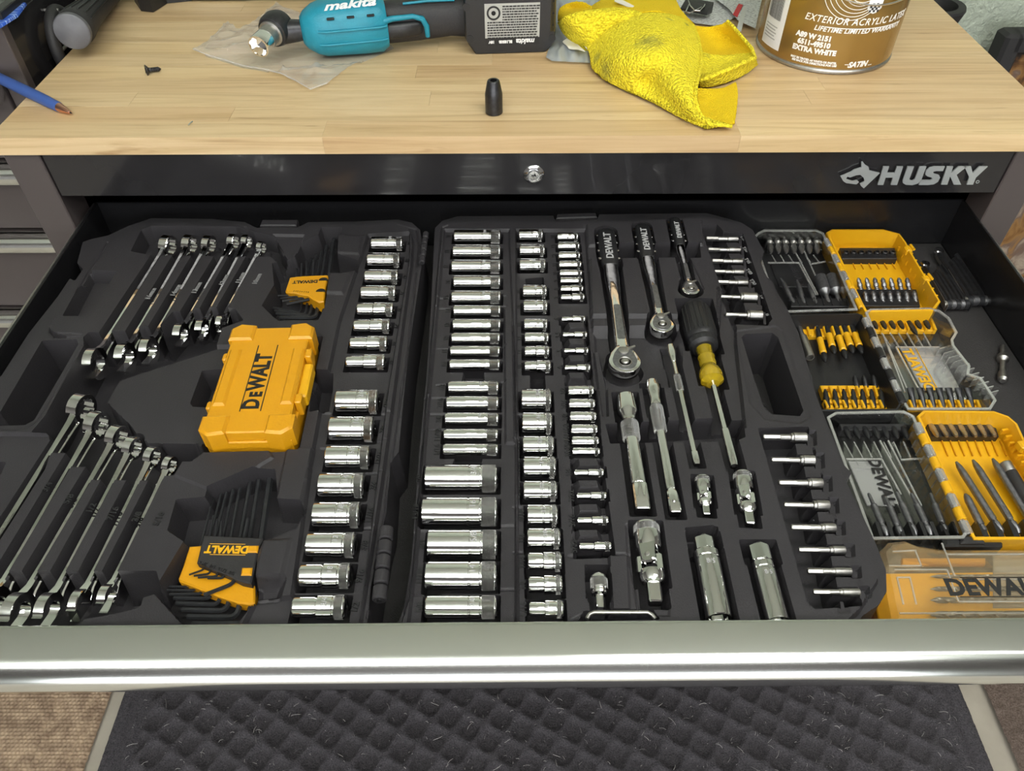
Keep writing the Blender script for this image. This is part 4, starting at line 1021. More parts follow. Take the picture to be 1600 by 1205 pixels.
ratchet((1002, 353), (1012, 404), (1024, 470), (1034, 508), 38, 47, 24, 15, 'mid-sized chrome ratchet with black grip, between the other two', 'DEWALT')
ratchet((1053, 343), (1062, 386), (1073, 424), (1079, 453), 28, 36, 18, 11, 'smallest chrome ratchet, its head above the nut driver grip', 'DEWALT')

# ================================================================ YELLOW CASE in the tray
TB = .503
c00, c10, c01, c11 = P(309, 676, TB), P(458, 676, TB), P(362, 508, TB), P(489, 506, TB)
cc = (c00 + c10 + c01 + c11) / 4; ax = ((c10 - c00) + (c11 - c01)).normalized(); ang = math.atan2(ax.y, ax.x)
BWd = ((c10 - c00).length + (c11 - c01).length) / 2; BL = ((c01 - c00).length + (c11 - c10).length) / 2
ayv = ((c01 - c00) + (c11 - c10)); skew = ayv.dot(Vector((math.cos(ang), math.sin(ang), 0))) / ayv.dot(Vector((-math.sin(ang), math.cos(ang), 0)))
ang -= skew * .5
yb = thing('bit_case', 'closed yellow plastic case set across the wrench tray', 'case', (cc.x, cc.y, FZ + DF - TB - .0265 + 0), (0, 0, ang))
Hb = .0265
x, y = BWd / 2, BL / 2
_u = np.array([math.cos(ang), math.sin(ang)]); _v = np.array([-_u[1], _u[0]]); _c = np.array([cc.x, cc.y])
LT.poly(np.array([_c + _u * (sx * (x * .96 + .0035)) + _v * (sy * (y + .0035)) for sx, sy in ((-1, -1), (1, -1), (1, 1), (-1, 1))]), T - .020, w=.003)
m = MB(); m.prism([(-x * .93, -y * .97), (-x * .6, -y * 1.0), (x * .6, -y * 1.0), (x * .93, -y * .97), (x * .96, -y * .4), (x * .96, y * .5), (x * .93, y * .97), (-x * .93, y * .97), (-x * .97, y * .5), (-x * .97, -y * .5)], Hb * .0 - .010, Hb * .5, ch=.001); m.build('base', M['yellow'], yb)
m = MB(); m.prism([(-x * .94, -y * .97), (-x * .3, -y * .97), (x * .3, -y * .97), (x * .90, -y * .97), (x * .90, y * .97), (-x * .94, y * .97)], Hb * .52, Hb - .002, ch=.0012); m.build('lid', M['yellow'], yb)
for sx in (-1, 1):
    for sy in (-1, 1):
        px_ = [(sx * x * .42, sy * y * .70), (sx * x * .42, sy * y * 1.0), (sx * x * .78, sy * y * 1.03), (sx * x * 1.0, sy * y * .93), (sx * x * 1.0, sy * y * .70)]
        m = MB(); m.prism(px_, Hb * .12, Hb + .0008, ch=.0022); m.build('corner_pad', M['yellow'], yb)
    m = MB(); m.prism([(sx * x * .60, -y * .52), (sx * x * .60, y * .52), (sx * x * .88, y * .52), (sx * x * .88, -y * .52)], Hb * .55, Hb + .0004, ch=.0022); m.build('lid_ridge', M['yellow'], yb)
for yy in (-.42, .42):
    m = MB(); m.box((x * .98, y * yy, Hb * .62), (.006, y * .16, Hb * .7), ch=.001); m.build('latch_lug', M['yellow'], yb)
m = MB(); m.box((x * .985, 0, Hb * .45), (.009, y * .62, Hb * .55), ch=.0016); m.build('latch', M['yellow2'], yb)
for yy in (-.45, .45):
    m = MB(); m.box((-x * .99, y * yy, Hb * .5), (.006, y * .14, Hb * .62), ch=.0014); m.build('hinge_lug', M['yellow'], yb)
link('brand_lettering', text_mesh('D', .0205, extrude=.0002, offset=.0008, mat=M['ink'], xs=.80), yb, (-.0006, -y * .50, Hb - .0018), (0, 0, PI / 2))
link('brand_lettering', text_mesh('E', .0150, extrude=.0002, offset=.0007, mat=M['ink'], xs=.82), yb, (.0012, -y * .50 + .0118, Hb - .0018), (0, 0, PI / 2))
link('brand_lettering', text_mesh('WALT', .0205, extrude=.0002, offset=.0008, mat=M['ink'], xs=.83), yb, (-.0006, .0062, Hb - .0018), (0, 0, PI / 2))
for dx_ in (-.0098, .0088):
    m = MB(); m.box((dx_, -.001, Hb - .0017), (.0008, y * 1.22, .0004)); m.build('brand_rule', M['ink'], yb)

# ================================================================ HEX KEYS
def hexkey(top, bend, end, r, label, group, zo, parent=None):
    a, b2, c = P(*top, TD + .008), P(*bend, TD + .008), P(*end, TD + .008)
    for v in (a, b2, c): v.z = FZ + zo
    path = [a]; d1 = (a - b2).normalized(); d2 = (c - b2).normalized(); rad = min(r * 3.2, (c - b2).length * .5)
    p0 = b2 + d1 * rad; p2 = b2 + d2 * rad
    for i in range(7):
        t = i / 6; path.append(p0 * (1 - t) ** 2 + b2 * 2 * t * (1 - t) + p2 * t * t)
    path.append(c)
    org = b2.copy(); m = MB(); m.tube([q - org for q in path], r, 6)
    o = m.build('hex_key', M['keysteel'], None, 25, org); tag(o, label, 'hex key', group); return o
def bx(p): return (400 + p[0] / 7.088, 350 + p[1] / 7.088)
K1 = [((452, 500), (440, 790), (245, 795), .0010), ((505, 440), (500, 800), (268, 825), .0011), ((560, 410), (560, 815), (292, 855), .0013), ((640, 400), (615, 830), (338, 890), .0017),
      ((600, 330), (470, 930), (165, 870), .0013), ((655, 290), (530, 950), (190, 905), .0014), ((715, 250), (580, 965), (205, 938), .0017), ((770, 190), (650, 985), (245, 985), .0021), ((850, 120), (725, 1035), (285, 1040), .0027)]
for k, (a, b2, c, r) in enumerate(K1):
    hexkey(bx(a), bx(b2), bx(c), r, 'black hex key of back set, %s smallest, behind the yellow case' % (ORD[k] if k else 'very'), 'hex keys in the yellow holder', T - (.008 if k < 4 else .015))
def bz(p): return (240 + p[0] / 4.636, 720 + p[1] / 4.636)
K2 = [((420, 225), (250, 888), (55, 882), .0011), ((480, 195), (292, 912), (80, 910), .0012), ((515, 200), (335, 938), (97, 940), .0013), ((562, 180), (395, 972), (128, 967), .0015), ((612, 172), (455, 1015), (147, 1007), .0017),
      ((688, 130), (515, 1060), (187, 1052), .0020), ((752, 115), (590, 1108), (226, 1104), .0023), ((835, 85), (675, 1160), (262, 1162), .0029)]
for k, (a, b2, c, r) in enumerate(K2):
    hexkey(bz(a), bz(b2), bz(c), r, 'long black hex key of front set, %s smallest, under the black holder' % (ORD[k] if k else 'very'), 'long hex keys in the black holder', T - .014)
K3 = [((440, 410), (372, 800), (265, 838), .0008), ((468, 450), (415, 830), (300, 846), .0009), ((498, 452), (470, 850), (330, 858), .0010), ((588, 440), (518, 862), (400, 862), .0012), ((690, 432), (590, 900), (372, 985), .0017)]
for k, (a, b2, c, r) in enumerate(K3):
    hexkey(bz(a), bz(b2), bz(c), r, 'short black hex key, %s smallest, crossing over the yellow clip' % (ORD[k] if k else 'very'), 'short hex keys in the black holder', T - .0055)
def plate(name, pts, z0, z1, mt, parent=None, ch=.0012, org=None, drop=TD + .004):
    q = [P(a, b2, drop) for a, b2 in pts]; ox, oy = (org.x, org.y) if org is not None else (0, 0)
    m = MB(); m.prism([(v.x - ox, v.y - oy) for v in q], z0, z1, ch=ch); return m.build(name, M[mt], parent)
h1 = thing('hex_key_holder', 'small yellow hex key holder behind the yellow case', 'holder', (0, 0, 0)); o0 = P(480, 450, TD); h1.location = (o0.x, o0.y, FZ)
plate('holder_body', [bx(p) for p in ((375, 598), (470, 585), (640, 575), (795, 570), (802, 590), (775, 700), (752, 865), (700, 875), (630, 840), (575, 800), (500, 790), (430, 770), (350, 765), (325, 748))], T - .017, T - .003, 'yellow', h1, org=o0)
for p in ((745, 628), (715, 752)):
    q = P(*bx(p), TD + .003); m = MB(); m.prism(circ(0, 0, .0052, 0, PI, 10, True), T - .0035, T - .0026); m.build('thumb_slot', M['ink'], h1, loc=(q.x - o0.x, q.y - o0.y, 0))
q = P(*bx((545, 640)), TD + .003); link('brand_lettering', text_mesh('DEWALT', .0070, extrude=.0002, offset=.0003, mat=M['ink'], xs=.98), h1, (q.x - o0.x, q.y - o0.y, T - .0030), (0, 0, PI + .06))
q = P(*bx((500, 750)), TD + .003); link('size_row', text_mesh('8 6 5 4 3 2.5 2', .0030, extrude=.0002, mat=M['ink']), h1, (q.x - o0.x, q.y - o0.y, T - .0030), (0, 0, PI - .12))
h2 = thing('hex_key_holder', 'larger hex key holder of black plastic over a yellow clip', 'holder', (0, 0, 0)); o0 = P(355, 880, TD); h2.location = (o0.x, o0.y, FZ)
plate('clip', [bz(p) for p in ((245, 597), (335, 590), (350, 620), (345, 700), (600, 830), (720, 880), (722, 1010), (690, 1022), (600, 1010), (450, 960), (170, 850), (165, 830), (200, 740))], T - .020, T - .0085, 'yellow', h2, org=o0)
plate('holder_body', [bz(p) for p in ((370, 552), (800, 572), (770, 640), (712, 905), (640, 890), (560, 850), (320, 752), (335, 690))], T - .012, T - .001, 'rubber', h2, org=o0)
for a, b2 in (((693, 630), (768, 682)), ((648, 790), (725, 848))):
    plate('clip_tab', [bz(p) for p in (a, (b2[0], a[1]), (b2[0] - 8, b2[1]), (a[0] - 8, b2[1]))], T - .004, T + .0002, 'yellow', h2, org=o0)
q = P(*bz((532, 642)), TD + .001); link('brand_lettering', text_mesh('DEWALT', .0092, extrude=.0002, offset=.0004, mat=M['yellow2'], xs=.93), h2, (q.x - o0.x, q.y - o0.y, T - .0008), (0, 0, PI - .02))
for yy in (602, 680):
    a = P(*bz((408, yy)), TD + .001); b2 = P(*bz((665, yy + 4)), TD + .001)
    m = MB(); m.tube([(a.x - o0.x, a.y - o0.y, T - .0009), (b2.x - o0.x, b2.y - o0.y, T - .0009)], .0003, 4); m.build('brand_rule', M['yellow2'], h2)
q = P(*bz((460, 778)), TD + .001); link('size_row', text_mesh('3/8  5/16  1/4  3/16', .0042, extrude=.0004, mat=M['marking']), h2, (q.x - o0.x, q.y - o0.y, T - .0008), (0, 0, PI - .33))
# ================================================================ BIT CASES beside the tool case
RD = .558                                  # drop of an open case half's rim (19 mm over the drawer floor)
RH = DF - RD
M['clearrim'] = clearmat('clear_plastic_edge_glint', (.93, .93, .92), .22, .10, haze=.20, hazecol=(.85, .85, .82))  # white haze in the colour stands in for bright edge reflections
M['hinge_clear'] = clearmat('clear_hinge', (.85, .85, .85), .3, .1, haze=.25, hazecol=(.8, .8, .8))
def wp(pts, drop=RD): return [(P(x, y, drop).x, P(x, y, drop).y) for x, y in pts]
def shell(case, name, pts, mt, rimmt=None, wall=.0022, h=RH, floor=True, z0=.0006, floormt=None):
    q = wp(pts, DF - h); i2 = inset(q, wall)
    m = MB(); n = len(q)
    m.loft([[(*p, FZ + z0) for p in q], [(*p, FZ + h - .0006) for p in q], [(*p, FZ + h) for p in inset(q, .0006)], [(*p, FZ + h) for p in inset(q, wall - .0004)], [(*p, FZ + z0 + .0016) for p in inset(q, wall + .0012)]], closed=True, caps=False)
    o = m.build(name, mt, case, 40)
    if floor:
        m = MB(); m.prism(inset(q, wall), FZ + z0, FZ + z0 + .0015); m.build('floor_panel', floormt or mt, o, 0)
    if rimmt:
        m = MB(); n = len(q); a = inset(q, -.0002); b2 = inset(q, wall + .0002)
        m.loft([[(*p, FZ + h - .0012) for p in a], [(*p, FZ + h + .0003) for p in a], [(*p, FZ + h + .0003) for p in b2], [(*p, FZ + h - .0012) for p in b2], [(*p, FZ + h - .0012) for p in a]], caps=False)
        m.build('rim', rimmt, o, 30)
    return o
def bar(case, name, x0, y0, x1, y1, z0, z1, mt, drop=None, parent=None, ch=.0006, skew=0):
    dr = drop if drop is not None else DF - z1
    q = wp([(x0, y0), (x1, y0), (x1 + skew, y1), (x0 + skew, y1)], dr)
    m = MB(); m.prism(q, FZ + z0, FZ + z1, ch=ch); return m.build(name, mt, parent or case)
def rib(case, a, b2, z, mt, wd=.0007, hh=.0015, name='rib', parent=None):
    p, q = P(*a, DF - z), P(*b2, DF - z); d = (q - p); L = d.length; ang = math.atan2(d.y, d.x)
    m = MB(); m.box((L / 2, 0, -hh / 2), (L, wd * 2, hh)); return m.build(name, mt, parent or case, 0, p, (0, 0, ang))
def hinge_line(case, a, b2, n, r, mts, z):
    p, q = P(*a, DF - z), P(*b2, DF - z); p.z = q.z = FZ + z; d = q - p; L = d.length; ang = math.atan2(d.y, d.x)
    m = MB(); m.lathe([(0, r * .45), (L, r * .45)], 10); ho = m.build('hinge', M['satin'], case, 30, p, (0, 0, ang))
    for k in range(n):
        k0 = L * (k + .06) / n; k1 = L * (k + .94) / n; mt = mts[k % len(mts)]
        m = MB(); m.lathe([(k0, r * .8), (k0 + .0006, r), (k1 - .0006, r), (k1, r * .8)], 14); m.build('knuckle', mt, ho, 30)
def along(p0, p1, prof, mt, name, label, cat, group, seg=18, tipmt=None, tipprof=None, flat=None):
    """a small tool lying from p0 to p1 (world points); prof = (t, radius[, sides])"""
    d = p1 - p0; L = d.length
    rot = d.to_track_quat('X', 'Z').to_matrix().to_4x4()
    m = MB(); m.lathe([(t * L, r, (q[0] if q else 0)) for t, r, *q in prof], seg)
    if flat:   # blade tip: squash the last rings
        t0, fz = flat
        m.v = [(x, y, z * (1 - (1 - fz) * max(0, (x / L - t0) / (1 - t0))) ) for x, y, z in m.v]
    o = m.build(name, mt, None, 30); o.matrix_world = Matrix.Translation(p0) @ rot
    tag(o, label, cat, group)
    if tipprof:
        m = MB(); m.lathe([(t * L, r, (q[0] if q else 0)) for t, r, *q in tipprof], seg); m.build('sleeve', tipmt, o, 30)
    return o
def PP(x, y, z): 
    p = P(x, y, DF - z); p.z = FZ + z; return p
R4 = .0033
BITP = [(0, R4 * .85, 6), (.03, R4, 6), (.28, R4, 6), (.32, R4 * .72), (.40, R4 * .72), (.44, R4, 6), (.62, R4, 6), (.68, R4 * .75), (.82, R4 * .9), (1, R4 * .35)]
PHP = [(0, R4 * .85, 6), (.05, R4, 6), (.55, R4, 6), (.6, R4 * .8), (.8, R4 * .75), (1, R4 * .18)]

# ---- case one, at the back: clear half (black insert) and yellow half
ca = thing('bit_case', 'open bit case at the back of the drawer, clear half and yellow half', 'case', (0, 0, 0))
Apts = [(1176, 372), (1184, 364), (1194, 359), (1276, 359), (1287, 364), (1293, 378), (1340, 484), (1215, 488), (1196, 440)]
Apts = [(1176, 372), (1184, 364), (1194, 359), (1276, 359), (1287, 364), (1293, 378), (1340, 484), (1216, 488)]
s1 = shell(ca, 'clear_half', Apts, M['clear'], M['clearrim'], floormt=M['blackpl'])
bar(ca, 'insert', 1197, 373, 1284, 380, .001, .012, M['blackpl']); bar(ca, 'insert', 1199, 381, 1285, 390, .001, .010, M['blackpl'])
bar(ca, 'insert', 1236, 466, 1326, 479, .001, .012, M['blackpl']); 
bar(ca, 'label_panel', 1203, 411, 1250, 448, .002, .0035, M['blackpl'], skew=14)
rib(ca, (1200, 410), (1248, 410), .014, M['clearrim']); rib(ca, (1248, 410), (1275, 460), .014, M['clearrim']); rib(ca, (1268, 412), (1290, 408), .014, M['clearrim'])
for k in range(6): rib(ca, (1206 + k * 13, 398), (1213 + k * 13.5, 410), .012, M['clearrim'], .0004)
rib(ca, (1240, 388), (1278, 460), .014, M['clearrim']); rib(ca, (1254, 386), (1284, 452), .014, M['clearrim'])
for k in range(7): rib(ca, (1245 + k * 13, 462), (1249 + k * 13, 476), .013, M['blackpl'], .0006, .010, 'divider')
q = PP(1245, 430, .0038); text('brand_lettering', 'DEWALT', .0105, M['tray'], ca, (q.x, q.y, q.z), (0, 0, -PI / 2 + .05), extrude=.0003, offset=.0003)
Ypts = [(1291, 363), (1300, 358), (1380, 358), (1406, 365), (1416, 378), (1422, 390), (1470, 471), (1459, 485), (1352, 487), (1345, 474)]
s2 = shell(ca, 'yellow_half', Ypts, M['yellow2'], None, wall=.003)
bar(ca, 'insert', 1312, 387, 1398, 404, .002, .011, M['blackpl'], skew=4)
bar(ca, 'insert', 1338, 452, 1432, 478, .002, .009, M['blackpl'], skew=6)
for k in range(6): rib(ca, (1330 + k * 12, 404), (1337 + k * 12.5, 420), .004, M['yellow'], .0004, .0012)
for k in range(8): rib(ca, (1404 + k * 6.5, 386 + k * 11), (1420 + k * 6.5, 384 + k * 11), .018, M['yellow2'], .0009, .006, 'gusset')
def lug(case, x, y, mt, w_=.008, l_=.010, z=RH):
    q = PP(x, y, z); m = MB(); m.box((0, 0, -.004), (w_, l_, .009), ch=.0014); m.lathe([(-l_ * .5, .0016), (l_ * .5, .0016)], 10, Matrix.Translation((w_ * .5, 0, .0012)), axis='Y'); m.build('latch_lug', mt, case, loc=q, rot=(0, 0, .1))
lug(ca, 1420, 388, M['yellow2']); lug(ca, 1448, 434, M['yellow2'])
hinge_line(ca, (1290, 374), (1346, 482), 8, .0032, [M['hinge_clear'], M['yellow2']], RH - .001)
# contents
for k in range(7):
    x = 1203 + k * 12.2
    along(PP(x - 1, 373, .012), PP(x + 1.5, 396, .014), [(0, R4 * .8), (.1, R4), (.3, R4 * 1.25), (.38, R4 * .6), (.45, R4 * .8), (.6, R4 * 1.15), (.85, R4 * .9), (1, R4 * .3)], M['satin'], 'screwdriver_bit', 'silver cross-head bit, %s from tool case in the back row' % (ORD[k] if k else 'nearest'), 'bit', 'silver bits in the back clear half')
    m = MB()
LB = [((1220, 435), (1241, 476)), ((1245, 438), (1257, 477)), ((1263, 444), (1275, 477))]
for k, (a, b2) in enumerate(LB):
    along(PP(*b2, .010), PP(*a, .012), [(0, R4 * .4), (.08, R4 * .9, 6), (.2, R4, 6), (.22, R4 * .7), (.3, R4 * .7), (.34, R4, 6), (.8, R4 * .95, 6), (1, R4 * .3)], M['bitsteel'], 'screwdriver_bit', 'long dark bit in clear back half, %s from the tool case' % (ORD[k] if k else 'nearest'), 'bit', 'long bits in the back clear half')
for k, (a, b2) in enumerate([((1281, 433), (1295, 475)), ((1298, 432), (1312, 474))]):
    along(PP(*b2, .010), PP(*a, .013), [(0, R4 * .4), (.06, R4 * .9, 6), (.28, R4 * .9, 6), (.3, R4 * .8), (.36, R4 * 1.2), (.42, R4 * 1.7), (.46, R4 * 2.1), (.99, R4 * 2.1), (1, R4 * 1.9), (1, R4 * 1.4), (.9, R4 * 1.4, 6), (.9, .0001)], M['bitsteel'], 'nut_setter', 'fat grey nut setter, %s the hinge in the back clear half' % ('second from' if k == 0 else 'beside'), 'nut setter', 'nut setters')
for k in range(7):
    x = 1321 + k * 12.2; p = PP(x, 396, .0112)
    m = MB(); m.lathe([(0, R4 * 1.25, 6), (.0026, R4 * 1.25, 6), (.0030, R4 * 1.0), (.0030, R4 * .7), (.0005, R4 * .66, 6), (.0005, .0001)], 24, axis='Z')
    tag(m.build('screwdriver_bit', M['oxide'], None, 30, p), 'end of a dark bit in socket row of back yellow half, %s from hinge' % (ORD[k] if k else 'nearest'), 'bit', 'bit ends in the back yellow half')
for k in range(7):
    x = 1343 + k * 12.6
    along(PP(x + 3, 458, .004), PP(x - 2, 434, .017), BITP, M['bitsteel'], 'screwdriver_bit', 'grey bit standing in rear rank of back yellow half, %s from hinge' % (ORD[k] if k else 'nearest'), 'bit', 'rear rank of grey bits', flat=(.6, .35 if k in (0, 1, 4) else .8))
    x = 1352 + k * 12.8
    along(PP(x + 3, 478, .004), PP(x - 1, 455, .015), BITP, M['bitsteel'], 'screwdriver_bit', 'grey bit standing in front rank of back yellow half, %s from hinge' % (ORD[k] if k else 'nearest'), 'bit', 'front rank of grey bits')

# ---- case two, in the middle
cb = thing('bit_case', 'open bit case in the middle, black half and clear half with yellow bit holders', 'case', (0, 0, 0))
Bl = [(1228, 492), (1340, 489), (1348, 492), (1408, 632), (1402, 641), (1262, 642)]
shell(cb, 'black_half', Bl, M['blackpl'], None)
Br = [(1352, 488), (1360, 483), (1452, 481), (1468, 485), (1484, 497), (1496, 520), (1489, 532), (1491, 540), (1516, 572), (1514, 584), (1533, 590), (1557, 626), (1548, 640), (1418, 640), (1410, 626)]
shell(cb, 'clear_half', Br, M['clear'], M['clearrim'], floormt=M['clear'])
def holder(case, x0, y0, x1, y1, n, sk=4, mt='yellow2', z=.010):
    h = bar(case, 'bit_holder', x0, (y0 + y1) / 2 + 1, x1, y1, .002, z * .7, M[mt], skew=sk / 2)
    bar(case, 'holder_lip', x0, y0, x1, y0 + 5, .002, z * .8, M[mt], parent=h)
    for k in range(n + 1):
        xx = x0 + (x1 - x0) * k / n
        q = wp([(xx - 3.0, y0 + 1), (xx + 1.0, y0 + 1), (xx + 3.5 + sk * .8, y1 - 2), (xx - .5 + sk * .8, y1 - 2)], DF - z)
        m = MB(); m.prism(q, FZ + .003, FZ + z + .001, ch=.0008); m.build('holder_tooth', M[mt], h)
    return h
holder(cb, 1244, 493, 1334, 526, 7, 10)
holder(cb, 1284, 602, 1381, 621, 7, 4); holder(cb, 1290, 624, 1390, 639, 7, 3)
holder(cb, 1360, 497, 1456, 517, 7, 6); holder(cb, 1422, 624, 1528, 639, 7, 3)
bar(cb, 'label_panel', 1406, 543, 1466, 610, .002, .0032, M['hinge_clear'], skew=36)
rib(cb, (1400, 542), (1468, 542), .012, M['clearrim']); rib(cb, (1400, 542), (1438, 612), .012, M['clearrim']); rib(cb, (1388, 540), (1424, 622), .012, M['clearrim']); rib(cb, (1380, 522), (1414, 612), .012, M['clearrim'])
for k in range(6): rib(cb, (1378 + k * 13, 520), (1392 + k * 12.5, 541), .010, M['clearrim'], .0005)
for k in range(11): rib(cb, (1468 + k * 7.5, 545 + k * 7), (1485 + k * 7.5, 540 + k * 7), .015, M['clearrim'], .0006, .010, 'gusset')
me = text_mesh('DEWALT', .0158, extrude=.0002, offset=.0005, mat=M['yellow2']).copy()
for v in me.vertices: v.co.y = -v.co.y
q = PP(1437, 577, .004); link('brand_lettering', me, cb, (q.x - .002, q.y, q.z), (0, 0, PI / 2 + .06))
for dx_ in (-.0115, .0085):
    m = MB(); m.box((q.x - .0006 + dx_, q.y, q.z), (.0008, .066, .0004)); m.build('brand_rule', M['yellow2'], cb)
hinge_line(cb, (1351, 498), (1411, 632), 8, .0040, [M['hinge_clear'], M['blackpl']], RH - .001)
IMP = [((1274, 502), (1290, 566)), ((1288, 500), (1304, 553)), ((1302, 500), (1322, 561)), ((1314, 499), (1333, 552)), ((1326, 499), (1347, 552))]
for k, (a, b2) in enumerate(IMP):
    along(PP(*a, .009), PP(*b2, .012), [(0, R4 * .8, 6), (.03, R4, 6), (.15, R4, 6), (.16, R4 * .7), (.22, R4 * .7), (.23, R4, 6), (.40, R4, 6), (.42, R4 * .8), (.80, R4 * .8), (.84, R4 * 1.05), (.93, R4 * .95), (1, R4 * .35)], M['oxide'], 'impact_bit', 'black impact bit with yellow sleeve, %s from the tool case' % (ORD[k] if k else 'nearest'), 'bit', 'impact bits with yellow sleeves', tipmt=M['yellow2'], tipprof=[(.44, R4 * .85), (.45, R4 * 1.1), (.58, R4 * 1.05), (.66, R4 * 1.1), (.78, R4 * 1.15), (.80, R4 * .85)])
along(PP(1246, 505, .009), PP(1266, 559, .012), [(0, R4 * .7), (.04, R4, 6), (.30, R4 * .9), (.40, R4 * 1.0), (.42, R4 * 1.45), (.98, R4 * 1.5), (1, R4 * 1.35), (1, R4), (.9, R4, 6), (.9, .0001)], M['satin'], 'bit_holder', 'silver magnetic bit sleeve lying beside the tool case edge', 'bit holder', None)
for k in range(7):
    x = 1289 + k * 14.4
    along(PP(x + 4, 638, .007), PP(x, 608, .012), PHP, M['oxide'], 'screwdriver_bit', 'black bit between yellow strips of black half, %s from tool case' % (ORD[k] if k else 'nearest'), 'bit', 'black bits between the yellow strips')
for k, x in enumerate((1335, 1349, 1364)):
    along(PP(x + 4, 607, .006), PP(x, 586, .013), PHP, M['oxide'], 'screwdriver_bit', 'black bit behind the yellow strips of black half, %s of three' % ORD[k], 'bit', 'three black bits behind the yellow strips')
for k in range(7):
    x = 1366 + k * 13.6
    along(PP(x - 4, 500, .009), PP(x + 5 + (8 if k == 4 else 0), 514 + (10 if k == 4 else 0), .013), PHP, M['oxide'], 'screwdriver_bit', 'black bit in back holder of clear half, %s from the hinge' % (ORD[k] if k else 'nearest'), 'bit', 'black bits in back holder of clear half')
    x = 1424 + k * 15
    along(PP(x + 4, 637, .006), PP(x - 2, 606, .016), [(0, R4, 6), (.5, R4, 6), (.52, R4 * .8), (.6, R4 * .9), (1, R4 * 1.2)], M['oxide'], 'screwdriver_bit', 'black flat bit in front holder of clear half, %s from the hinge' % (ORD[k] if k else 'nearest'), 'bit', 'black bits in front holder of clear half', flat=(.5, .25))

# ---- case three
cc_ = thing('bit_case', 'open bit case nearest the pull, its yellow half full of long bits', 'case', (0, 0, 0))
Cl = [(1292, 652), (1306, 644), (1412, 642), (1428, 650), (1434, 664), (1513, 832), (1506, 841), (1355, 843), (1340, 800)]
Cl = [(1292, 652), (1306, 644), (1412, 642), (1428, 650), (1434, 664), (1513, 832), (1506, 841), (1362, 843)]
shell(cc_, 'clear_half', Cl, M['clear'], M['clearrim'], floormt=M['clear'])
Cr = [(1433, 650), (1443, 641), (1553, 642), (1576, 650), (1590, 662), (1603, 690), (1616, 706), (1700, 835), (1690, 843), (1522, 843), (1512, 826)]
shell(cc_, 'yellow_half', Cr, M['yellow2'], None, wall=.003)
hinge_line(cc_, (1432, 662), (1514, 836), 9, .0040, [M['hinge_clear'], M['yellow2']], RH - .001)
bar(cc_, 'insert', 1312, 662, 1416, 672, .002, .012, M['blackpl'], skew=3)
bar(cc_, 'insert', 1448, 660, 1554, 682, .002, .010, M['blackpl'], skew=7)
for k in range(7):
    x = 1320 + k * 15
    along(PP(x, 669, .010), PP(x + 8, 686, .014), PHP, M['oxide'], 'screwdriver_bit', 'black bit in back row of front clear half, %s from the tool case' % (ORD[k] if k else 'nearest'), 'bit', 'black bits in front clear half')
    x = 1453 + k * 15
    along(PP(x, 664, .008), PP(x + 12, 682, .014), [(0, R4, 6), (.45, R4, 6), (.5, R4 * .75), (.8, R4 * .75), (1, R4 * .4)], M['satin'], 'screwdriver_bit', 'silver bit in black row of front yellow half, %s from the hinge' % (ORD[k] if k else 'nearest'), 'bit', 'silver bits in front yellow half')
for k in range(7): rib(cc_, (1319 + k * 15.5, 690), (1333 + k * 15, 715), .010, M['clearrim'], .0005)
rib(cc_, (1322, 717), (1378, 717), .012, M['clearrim']); rib(cc_, (1378, 717), (1408, 772), .012, M['clearrim']); rib(cc_, (1375, 688), (1424, 775), .012, M['clearrim']); rib(cc_, (1388, 688), (1440, 790), .012, M['clearrim']); rib(cc_, (1408, 718), (1440, 716), .012, M['clearrim'])
bar(cc_, 'label_panel', 1325, 720, 1376, 790, .002, .0032, M['hinge_clear'], skew=30)
for k in range(12): rib(cc_, (1424 + k * 6.4, 676 + k * 12.5), (1440 + k * 6.4, 672 + k * 12.5), .016, M['clearrim'], .0006, .011, 'gusset')
q = PP(1385, 757, .004); text('brand_lettering', 'DEWALT', .0158, M['ink'], cc_, (q.x - .0035, q.y, q.z), (0, 0, -PI / 2 - .03), extrude=.0002, offset=.0005)
m = MB(); m.box((q.x + .0075, q.y + .004, q.z), (.0006, .062, .0004)); m.build('brand_rule', M['ink'], cc_)
LC = [((1357, 771), (1386, 838)), ((1383, 776), (1409, 838)), ((1401, 769), (1431, 837)), ((1424, 771), (1455, 837)), ((1454, 771), (1479, 835))]
for k in range(8): rib(cc_, (1370 + k * 17, 815), (1378 + k * 17.5, 840), .013, M['blackpl'], .0016, .011, 'divider')
for k, (a, b2) in enumerate(LC):
    along(PP(*b2, .010), PP(*a, .013), [(0, R4 * .5), (.1, R4, 6), (.2, R4, 6), (.22, R4 * .7), (.28, R4 * .7), (.3, R4, 6), (.55, R4, 6), (.57, R4 * .9), (.72, R4 * .9), (.75, R4 * .55), (.95, R4 * .5), (1, R4 * .3)], M['bitsteel'], 'screwdriver_bit', 'long grey bit in the front clear half, %s from tool case' % (ORD[k] if k else 'nearest'), 'bit', 'long bits in the front clear half')
LY = [((1494, 722), (1566, 834)), ((1520, 719), (1592, 834)), ((1551, 717), (1622, 834)), ((1508, 772), (1538, 832))]
for k, (a, b2) in enumerate(LY):
    along(PP(*b2, .010), PP(*a, .014), [(0, R4 * .5), (.04, R4 * 1.1, 6), (.14, R4 * 1.1, 6), (.15, R4 * .8), (.18, R4 * .8), (.19, R4 * 1.1, 6), (.80, R4 * 1.1, 6), (.83, R4), (.93, R4 * .8), (1, R4 * .35)], M['bitsteel'], 'screwdriver_bit', ['extra-long grey bit in yellow half, nearest the hinge', 'extra-long grey bit in yellow half, second from the hinge', 'extra-long grey bit in yellow half, beside the black sleeve', 'short grey bit leaning by the hinge of front yellow half'][k], 'bit', 'long bits in the front yellow half')
